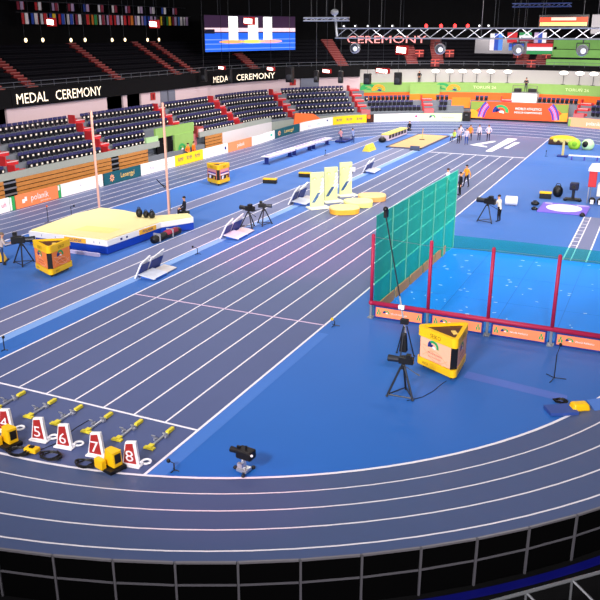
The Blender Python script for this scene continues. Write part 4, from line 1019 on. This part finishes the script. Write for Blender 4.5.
for x, z, w, h, y, lab in ((-5.2, 10.2, 5.6, 1.5, 70, 'dull grey hanging panel left of the flags'), (6.2, 12.4, 5.4, 1.9, 72, 'dull grey hanging panel at the upper right')):
    t = thing('grey_screen', lab, 'screen', (x, y, z)); MB().box((0, 0, 0), (w, .1, h)).build('sheet', mat('dull_grey_sheet', '#4a4a4e', .7), t); MB().tube((-w*.4, 0, h/2), (-w*.4, 0, 19-z), .02, 5).tube((w*.4, 0, h/2), (w*.4, 0, 19-z), .02, 5).build('hanger', DARK, t)
# lighting truss
def truss(name, x0, x1, y, z0, z1, label, col=SILVER, n=26, hang=True):
    t = thing(name, label, 'truss', (x0, y, z0)); L = x1-x0; H = z1-z0; D = .5
    b = MB()
    for yy in (-D/2, D/2):
        for zz in (0, H): b.tube((0, yy, zz), (L, yy, zz), .06, 6)
    b.build('chords', col, t)
    b = MB()
    for k in range(n):
        xa, xb = L*k/n, L*(k+1)/n
        b.tube((xa, -D/2, 0), (xb, -D/2, H), .03, 5)
        if k % 2: b.tube((xa, D/2, H), (xb, D/2, 0), .03, 5)
    b.build('lacing', col, t)
    if hang:
        b = MB()
        for f in (.15, .5, .85): b.tube((L*f, 0, H), (L*f, 0, 18.8-z0), .02, 5)
        b.build('hoist_chain', DARK, t)
    return t
truss('lighting_truss', -14.0, 12, 45, 11.2, 11.95, 'long silver lighting truss across the far hall with hanging lamps')
def lamp(x, y, z, label, r=.42, up=11.2):
    t = thing('moving_head_lamp', label, 'stage lamp', (x, y, z), 0, 'round stage lamps under the truss')
    MB().lathe([(.2*r/.42, 0), (r, .1), (r, .34), (r*.8, .42)], 18, M=Matrix.Rotation(PI/2, 4, 'X') @ Matrix.Translation((0, 0, -.2))).build('lamp_body', SILVER, t, smooth=False)
    MB().lathe([(r*.82, .42), (r*.82, .43)], 18, M=Matrix.Rotation(PI/2, 4, 'X') @ Matrix.Translation((0, 0, -.2))).build('lens', mat('lamp_lens', '#3a3f4c', .2, .6), t)
    MB().ell((.08, -.24, -.05), (.2, .06, .2), 12, 8).build('reflector', mat('lamp_reflector', '#d8dce8', .3, .5, emit=.5), t, smooth=True)
    MB().path([(-r*1.05, 0, 0), (-r*1.05, 0, r*1.2), (r*1.05, 0, r*1.2), (r*1.05, 0, 0)], .04, 6).tube((0, 0, r*1.2), (0, 0, up-z+.02), .05, 6).build('yoke', DARK, t)
for x, n in ((-12.3, 'leftmost of four'), (-5.1, 'second of four from the left'), (.95, 'third of four, below the flags'), (5.6, 'rightmost of four')): lamp(x, 45, 10.4, 'round silver stage lamp under the long truss, ' + n)
for k, (x, c) in enumerate(((-13.3, 'w'), (-12.3, 'w'), (-11.2, 'w'), (-10.2, 'w'), (-9.1, 'w'), (-7.7, 'w'), (-6.3, 'r'), (-5.1, 'r'), (-4.0, 'r'), (-3.0, 'r'), (-2.1, 'w'), (-1.4, 'w'))):
    t = thing('truss_spotlight', 'small %s spotlight on top of the long truss, %s from the left' % ('red' if c == 'r' else 'white', ORD[k]), 'spotlight', (x, 45, 12.0), 0, 'small spotlights on the truss')
    MB().tube((0, .12, .1), (0, -.12, .12), .1, 10).tube((0, 0, 0), (0, 0, .05), .03, 6).build('housing', DARK, t)
    r = .13 if c == 'r' else .07; MB().ell((0, -.15, .13), (r, .05, r), 10, 6).build('lamp_face', GLOW_R if c == 'r' else mat('glow_soft', '#ffffff', emit=1.5), t)
truss('bar_truss', -14.6, -11.0, 40, 12.5, 12.7, 'short thin silver bar hanging above the left end of the truss', SILVER, 8)
truss('thin_truss', -3.6, 2.0, 66, 14.0, 14.3, 'dark blue thin truss high above the flags', mat('blue_metal', '#2c3a6a', .4, .4), 12)
t = thing('truss_bracket', 'grey bracket arm hanging at the left end of the long truss', 'bracket', (-13.9, 44.3, 11.3)); MB().tube((0, 0, 1.9), (.25, 0, 0), .12, 8).build('arm', GREY, t); MB().ell((0, 0, 1.9), (.35, .2, .25), 10, 6).build('clamp', SILVER, t); MB().tube((0, 0, 1.9), (0, 0, 7.7), .02, 5).build('hanger', DARK, t)
# floodlights and loudspeakers hung in the hall
def flood(x, y, z, w, h, label, red=True):
    t = thing('floodlight', label, 'floodlight', (x, y, z), math.radians(-20), 'glowing pink white floodlights')
    MB().box((0, .15, 0), (w*1.25, .25, h*1.7)).build('housing', mat('flood_red_halo', '#5a0c10', .5, emit=.25, ecol='#ff1010') if red else BLACK, t)  # red halo round the lit face put into a glowing housing
    MB().box((0, .0, 0), (w, .06, h), ry=.08).build('lit_face', GLOW_P, t)
    MB().tube((0, .15, h), (0, .15, 19-z), .02, 5).build('hanger', DARK, t)
for a in ((-40, 40, 12.5, 1.05, .42, 'pink white floodlight at the far left, in front of the flags'), (-28.8, 40, 12.3, .95, .38, 'pink white floodlight second from left, beside the flags'), (-19.63, 40, 12.5, .9, .35, 'pink white floodlight in front of the big screen'),
          (-32.85, 58, 7.95, .75, .22, 'pink white floodlight above the lit lettering, left'), (-26.87, 58, 7.95, .8, .24, 'pink white floodlight above the lit lettering, right'), (-20.43, 58, 7.85, .85, .25, 'pink white floodlight above the curved stand, before the lime wall'),
          (-14.4, 58, 8.0, 1.3, .3, 'wide pink white floodlight above the lime wall'), (-12.5, 58, 9.98, 1.1, .5, 'white floodlight under the red lettering')): flood(*a)
def hangspk(x, y, z, label, w=.6, h=1.3):
    t = thing('hanging_speaker', label, 'loudspeaker', (x, y, z), 0, 'black loudspeakers hung around the hall')
    MB().box((0, 0, 0), (w, w*.8, h)).build('cabinet', BLACK, t, bevel=.08); MB().ell((0, -w*.42, -h*.15), (w*.4, .06, w*.4), 12, 6).build('horn', mat('horn_grey', '#2c2e36'), t); MB().tube((0, 0, h/2), (0, 0, 19-z), .02, 5).build('hanger', DARK, t)
for a in ((-33.2, 55, 7.3, 'black hanging loudspeaker left of the lettering below the screen'), (-31.2, 57, 7.2, 'black hanging loudspeaker over the middle of that lettering', .45, 1.5), (-25.5, 60, 7.3, 'black hanging loudspeaker right of the lettering below the screen', .8, 1.6), (-21.5, 58, 7.3, 'black hanging lamp box left of the curved stand floodlight', .5, 1.2),
          (-18.8, 58, 7.3, 'black hanging box right of the curved stand floodlight', .5, 1.2), (-15.9, 58, 7.2, 'black hanging loudspeaker left above the lime wall', .7, 1.1), (-12.7, 58, 7.3, 'black hanging loudspeaker right above the lime wall', .7, 1.2)): hangspk(*a)
for k, (x, y, z) in enumerate(((-42.0, 38.8, 10.95), (-42, 41.0, 10.95), (-42, 44.9, 10.9), (-42, 47.0, 10.9), (-42, 51.3, 10.85), (-42, 53.5, 10.85), (-42, 57.6, 10.8), (-42, 59.8, 10.8))):
    t = thing('gallery_spotlight', 'small warm white gallery spotlight below the flags, %s from the left' % ORD[k], 'spotlight', (x, y, z), 0, 'small gallery spotlights')
    MB().tube((-.25, 0, 0), (.0, 0, 0), .15, 10).tube((-.1, 0, 0), (-.1, 0, -.06), .03).build('housing', DARK, t); MB().ell((.02, 0, 0), (.05, .19, .19), 12, 6).build('lamp_face', mat('glow_warm', '#ffe2b0', emit=3), t); MB().tube((-.1, 0, .1), (-.1, 0, 8), .015, 4).build('hanger', DARK, t)

# ------------------------------------------------------------------ near barrier behind the banked bend
RB = 22.3
for k in range(13):
    a0 = math.radians(-77.2+3.49*k); a1 = a0+math.radians(3.42)
    p0 = Vector((CX+RB*math.cos(a0), Y1+RB*math.sin(a0), 0)); p1 = Vector((CX+RB*math.cos(a1), Y1+RB*math.sin(a1), 0))
    t = thing('barrier_panel', 'black barrier panel with grey frame at the near bend, %s from the left' % ORD[k], 'barrier', p0, 0, 'black barrier panels behind the near bend')
    d = p1-p0; L = d.length; M = Matrix.Rotation(math.atan2(d.y, d.x), 4, 'Z')
    MB().box((L/2, .03, .28), (L, .03, 1.26), M=M).build('black_cloth', mat('barrier_cloth', '#040405', .9, .03), t)
    FR = mat('frame_grey', '#7a7882', .4, .4, metal=.4)
    MB().box((L/2, 0, .93), (L*.98, .05, .05), M=M).build('top_rail', FR, t); MB().box((L/2, 0, .34), (L*.98, .04, .035), M=M).build('middle_rail', mat('frame_dark', '#55545c', .4, .4), t)
    MB().box((0, 0, .3), (.05, .05, 1.3), M=M).build('post', mat('frame_dark'), t)
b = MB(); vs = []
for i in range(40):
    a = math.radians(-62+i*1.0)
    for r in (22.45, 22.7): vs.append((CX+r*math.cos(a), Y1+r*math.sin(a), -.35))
b.add(vs, [(2*i, 2*i+1, 2*i+3, 2*i+2) for i in range(39)]); tag(b.build('painted_floor_glow', GLOW_B, recalc=False), 'dim blue glow on the floor below the black barrier', 'floor glow')  # blue light reflected on the floor, put into a weakly emissive strip
# foreground rail
t = thing('stand_railing', 'grey triangular truss railing in the lower right corner', 'railing', (9.4, -7.1, 2.0))
d = Vector((1.58, 1.55, 0)).normalized()
b = MB(); b.tube((0, 0, 0), d*6.5, .035, 8); b.tube(d*0+Vector((.35, -.35, -.35)), d*6.5+Vector((.35, -.35, -.35)), .035, 8); b.build('rails', GREY, t)
for k in range(5):
    q = d*(.9+1.02*k)
    MB().tube(q, q+d*.1+Vector((0, 0, -2.35)), .025, 6).tube(q, q+d*.3+Vector((.35, -.35, -.35)), .025, 6).build('strut', GREY, t)
MB().box(tuple(d*3.3+Vector((.55, -.55, -.5))), (6.5, .5, .06), rz=math.atan2(d.y, d.x)).build('kick_board', mat('slate_board_grey', '#7c8a98'), t)
MB().box(tuple(d*3.3+Vector((.35, -.35, -1.35))), (6.4, .05, 1.9), rz=math.atan2(d.y, d.x)).build('skirt', BLACKWALL, t)

# ------------------------------------------------------------------ people
def person(loc, rz, label, shirt, pants, hair='#2a1c14', pose='stand', long_hair=False, h=1.0, sleeves=True, group=None):
    t = thing('person', label, 'person', loc, rz, group)
    V = {}; E_ = []; Rr = {}; Lb = {}
    def v(n, p, r, par=None, lab='shirt'):
        V[n] = Vector(p); Rr[n] = r
        if par: E_.append((par, n)); Lb[n] = lab
    sit = pose == 'sit'; hz = .5 if sit else .93
    ln = {'operate': .1, 'walk': .04}.get(pose, 0)
    v('pel', (0, 0, hz), (.15, .11)); v('spn', (0, ln*.5, hz+.22), (.14, .1), 'pel'); v('che', (0, ln, hz+.43), (.165, .11), 'spn')
    v('nec', (0, ln+.01, hz+.57), (.055, .055), 'che', 'skin'); v('hd0', (0, ln+.03, hz+.65), (.07, .08), 'nec', 'skin'); v('hd1', (0, ln+.035, hz+.74), (.085, .1), 'hd0', 'skin'); v('hd2', (0, ln+.03, hz+.82), (.06, .07), 'hd1', 'skin')
    v('nos', (0, ln+.15, hz+.71), (.014, .014), 'hd1', 'skin')
    for sx, q in ((-1, 'l'), (1, 'r')):
        v('ear'+q, (sx*.098, ln+.03, hz+.72), (.015, .02), 'hd1', 'skin')
        arm = {'stand': ((.25, -.02, .17), (.27, .06, -.07)), 'operate': ((.27, .12, .22), (.16, .36, .24)), 'walk': ((.25, sx*.12-.02, .17), (.25, sx*.26+.06, -.03)), 'sit': ((.24, .08, .18), (.15, .3, .08)), 'hips': ((.36, -.08, .2), (.2, .06, .04))}[pose]
        v('sh'+q, (sx*.19, ln, hz+.47), (.07, .07), 'che'); v('el'+q, (sx*arm[0][0], ln+arm[0][1], hz+arm[0][2]), (.048, .048), 'sh'+q)
        al = 'shirt' if sleeves else 'skin'
        v('wr'+q, (sx*arm[1][0], ln+arm[1][1], hz+arm[1][2]), (.032, .032), 'el'+q, al)
        fd = (V['wr'+q]-V['el'+q]).normalized(); sd = fd.cross(Vector((sx, 0, 0)))
        if sd.length < .1: sd = Vector((0, 1, 0))
        sd.normalize(); pm = V['wr'+q]+fd*.07
        v('pa'+q, pm, (.036, .026), 'wr'+q, 'skin')
        for k in range(4):
            o = sd*(-.03+.02*k); ll = (.07, .085, .08, .062)[k]
            v('f%d%s' % (k, q), pm+fd*.04+o, (.011, .011), 'pa'+q, 'skin'); v('g%d%s' % (k, q), pm+fd*(.04+ll*.9)+o+Vector((-sx*.025, 0, 0)), (.008, .008), 'f%d%s' % (k, q), 'skin')
        v('th'+q, pm+sd*.055+fd*.02, (.011, .011), 'pa'+q, 'skin')
        st = {'walk': sx*.17}.get(pose, 0)
        if sit:
            v('hp'+q, (sx*.1, .05, hz-.03), (.095, .09), 'pel', 'pants'); v('kn'+q, (sx*.13, .42, hz+.02), (.066, .066), 'hp'+q, 'pants'); v('an'+q, (sx*.12, .46, .09), (.045, .045), 'kn'+q, 'pants')
            f0 = V['an'+q]
        else:
            v('hp'+q, (sx*.1, 0, hz-.06), (.095, .09), 'pel', 'pants'); v('kn'+q, (sx*.11, st*.55+.03, .5), (.064, .064), 'hp'+q, 'pants'); v('an'+q, (sx*.12, st, .09), (.045, .045), 'kn'+q, 'pants')
            f0 = V['an'+q]
        v('to'+q, (f0.x+sx*.02, f0.y+.16, .045), (.042, .035), 'an'+q, 'shoe')
    names = list(V); idx = {n: i for i, n in enumerate(names)}
    me = bpy.data.meshes.new('body'); me.from_pydata([V[n]*h for n in names], [(idx[a], idx[c]) for a, c in E_], [])
    o = bpy.data.objects.new('body', me); COL.objects.link(o); o.modifiers.new('s', 'SKIN'); 
    for i, n in enumerate(names):
        d = me.skin_vertices[0].data[i]; d.radius = Rr[n]; d.use_root = (n == 'pel')
    sb = o.modifiers.new('u', 'SUBSURF'); sb.levels = 1; sb.render_levels = 1
    dg = bpy.context.evaluated_depsgraph_get(); m2 = bpy.data.meshes.new_from_object(o.evaluated_get(dg))
    bpy.data.objects.remove(o); m2.name = 'body'
    mm = {'shirt': mat('cloth'+shirt, shirt, .8, .2), 'pants': mat('cloth'+pants, pants, .8, .2), 'skin': SKIN, 'shoe': mat('shoe', '#22222a')}
    ks = list(mm)
    m2.materials.clear()
    for k in ks: m2.materials.append(mm[k])
    segs = [(V[a]*h, V[c]*h, Lb[c], max(Rr[c])) for a, c in E_]
    for p in m2.polygons:
        best = None
        for a, c, lab, r in segs:
            ab = c-a; f = max(0, min(1, (p.center-a).dot(ab)/ab.length_squared)); dd = (p.center-(a+ab*f)).length-r*.4
            if best is None or dd < best[0]: best = (dd, lab)
        p.material_index = ks.index(best[1]); p.use_smooth = True
    bo = bpy.data.objects.new('body', m2); COL.objects.link(bo); bo.parent = t
    hd = (V['hd1']+Vector((0, -.02, .03)))*h
    b = MB().ell(hd, (.105*h, .115*h, .095*h), 14, 8, zmin=-.35)
    if long_hair: b.ell(hd+Vector((0, -.07, -.12))*h, (.085*h, .06*h, .16*h), 10, 6)
    b.build('hair', mat('hair'+hair, hair, .7), t, smooth=True)
    for sx in (-1, 1): MB().ell((V['hd1']+Vector((sx*.033, .088, 0)))*h, (.011, .008, .009), 8, 6).build('eye', BLACK, t)
    MB().box((V['hd1']+Vector((0, .088, -.065)))*h, (.04, .012, .008)).build('mouth', mat('lips', '#9a4a44'), t)
    return t
person((2.93, 32.05, 0), 1.2, 'person in cream top and black trousers operating the far right camera', '#d8cbb8', '#14141a', pose='operate')
person((-19.0, 11.05, 0), -.75, 'person in pale grey top and jeans operating camera at the left edge', '#c4b4b0', '#3a4a70', '#7a6858', pose='operate')
person((-1.8, 42.9, .012), 2.6, 'person in orange top and dark trousers walking on the sprint lanes', '#f0a030', '#1c1c2c', pose='walk')
person((-1.45, 39.4, .012), 2.2, 'person in black standing at the far edge of teal netting', '#1a1a20', '#18181e', pose='stand')
person((-2.7, 40.6, .012), 1.2, 'person in white and red shirt seen above the teal netting, left one', '#e8dce0', '#24242e', '#3a2018', pose='walk')
for x, y, r, c, p, lab, ps in ((-8.5, 67.4, 2.8, '#c9bcd6', '#1a1c34', 'person in lilac shirt at the front left of the far group', 'stand'), (-7.55, 67.0, 3.3, '#cfc3da', '#2a4a9c', 'person in pale shirt and blue trousers at the front right of far group', 'stand'),
                               (-8.95, 70.0, 3.0, '#d8ccd8', '#3a3040', 'person in pale top at the back left of the far group', 'hips'), (-7.9, 70.3, 3.3, '#f08a30', '#3a2a30', 'person in orange top at the back of the far group', 'stand'),
                               (-9.35, 68.9, 2.6, '#c8e060', '#4a4440', 'person in lime vest bending at the left of the far group', 'sit'), (-7.05, 71.0, 3.0, '#d6c8dc', '#1c2040', 'left one of two persons in lilac tops on painted arrow', 'stand'), (-6.05, 71.2, 3.3, '#d2c6e0', '#1c2040', 'right one of two persons in lilac tops on painted arrow', 'hips')):
    person((x, y, .012), r, lab, c, p, pose=ps)
person((-16.4, 24.7, .05), 2.4, 'person in dark clothes sitting behind the runway side vault upright', '#20222c', '#1a1a22', '#1c1410', pose='sit')
tag(MB().box((-16.4, 24.65, .2), (.5, .5, .4)).build('stool', BLACK, bevel=.02), 'black stool under the person behind the vault upright', 'stool')
person((-16.4, 74.8, .05), 2.9, 'person in dark clothes sitting beyond the judges bench', '#1c1c2a', '#1c2030', pose='sit')
tag(MB().box((-16.4, 74.75, .2), (.5, .5, .4)).build('stool', BLACK, bevel=.02), 'black stool under the person beyond the judges bench', 'stool')
for x, y, c, lab in ((-20.3, 62.1, '#c48a94', 'person in rose top bending at the far straight'), (-19.3, 63.2, '#8a9ac8', 'person in blue grey top bending at the far straight')): person((x, y, .0), .8, lab, c, '#2a3a68', pose='operate', h=.9)
q = P(44.4, 23.55, 0); person((q.x, q.y, .0), -PI/2, 'person in orange jacket behind the yellow board, left one', '#f07a1c', '#2a2a30', pose='hips')
q = P(45.5, 23.6, 0); person((q.x, q.y, .0), -PI/2, 'person in orange jacket behind the yellow board, right one', '#e8701c', '#2a2a30', pose='stand')
q = P(25.6, 23.55, 0); 
person((-4.85, 86.45, 4.38), PI, 'person in dark top standing on the white camera platform', '#22222c', '#2a2c40', pose='operate')
person((P(84.5, 29.3).x, P(84.5, 29.3).y, 5.3), PI, 'person in black standing above the hanging lime and orange banner', '#15151c', '#15151c', pose='hips', h=.8)

# ------------------------------------------------------------------ light, world, camera
def area(loc, size, power, col='#fff4ee', rot=(0, 0, 0), spread=130, sy=None):
    l = bpy.data.lights.new('arena_light', 'AREA'); l.energy = power; l.color = lin(col); l.shape = 'RECTANGLE'; l.size = size; l.size_y = sy or size; l.spread = math.radians(spread)
    o = bpy.data.objects.new('arena_light', l); COL.objects.link(o); o.location = loc; o.rotation_euler = rot; return o
for y, e in ((2, 360), (18, 740), (34, 1150), (50, 1350), (66, 1450), (80, 1450)):
    for x, k in ((-21, 1.25), (-7, 1), (7, .85)):
        area((x, y, 18), 3, e*k, '#fff8f2', spread=140, sy=2)
for y in (20, 36, 52): area((-14, y, 15.5), 2.5, 700, '#ffece4', (0, math.radians(48), 0), 80)
for x in (-18, -6, 4): area((x, 66, 15.5), 2.5, 800, '#fff0e8', (math.radians(52), 0, 0), 80)
def aim(loc, tgt, power, size=3, col='#fff8f4', spread=90):
    o = area(loc, size, power, col, (0, 0, 0), spread); o.rotation_euler = (Vector(tgt)-Vector(loc)).to_track_quat('-Z', 'Y').to_euler()
for x in (-14, 2, 16): aim((x, -24, 17), (x*.6-5, 34, 0), 2500, spread=80)
aim((24, 20, 17), (-10, 40, 0), 2600); aim((24, 50, 17), (-10, 70, 0), 2600)
def spot(loc, tgt, power, col, ang):
    l = bpy.data.lights.new('pink_spot', 'SPOT'); l.energy = power; l.color = lin(col); l.spot_size = math.radians(ang); l.spot_blend = 1; l.shadow_soft_size = .3
    o = bpy.data.objects.new('pink_spot', l); COL.objects.link(o); o.location = loc; o.rotation_euler = (Vector(tgt)-Vector(loc)).to_track_quat('-Z', 'Y').to_euler()
spot((-4, 14, 17), (-6, 21, 0), 15000, '#ff5090', 46)
spot((4, -6, 15), (2.8, -3, 0), 3400, '#ff5090', 26)
w = bpy.data.worlds.new('World'); S.world = w; w.use_nodes = True
w.node_tree.nodes['Background'].inputs[0].default_value = (*lin('#5a6488'), 1); w.node_tree.nodes['Background'].inputs[1].default_value = .05

cam = bpy.data.cameras.new('Camera'); co = bpy.data.objects.new('Camera', cam); COL.objects.link(co)
f, yaw, pit = 774.0, -.434, .335
cam.sensor_width = 36; cam.sensor_fit = 'HORIZONTAL'; cam.lens = f/600*36; cam.clip_end = 400
co.location = (11.912, -18.126, 11.78)
fw = Vector((math.sin(yaw)*math.cos(pit), math.cos(yaw)*math.cos(pit), -math.sin(pit)))
co.rotation_euler = fw.to_track_quat('-Z', 'Y').to_euler()
S.camera = co
S.view_settings.view_transform = 'Standard'; S.view_settings.look = 'None'; S.view_settings.gamma = 1
S.view_settings.use_curve_mapping = False; S.view_settings.exposure = 0
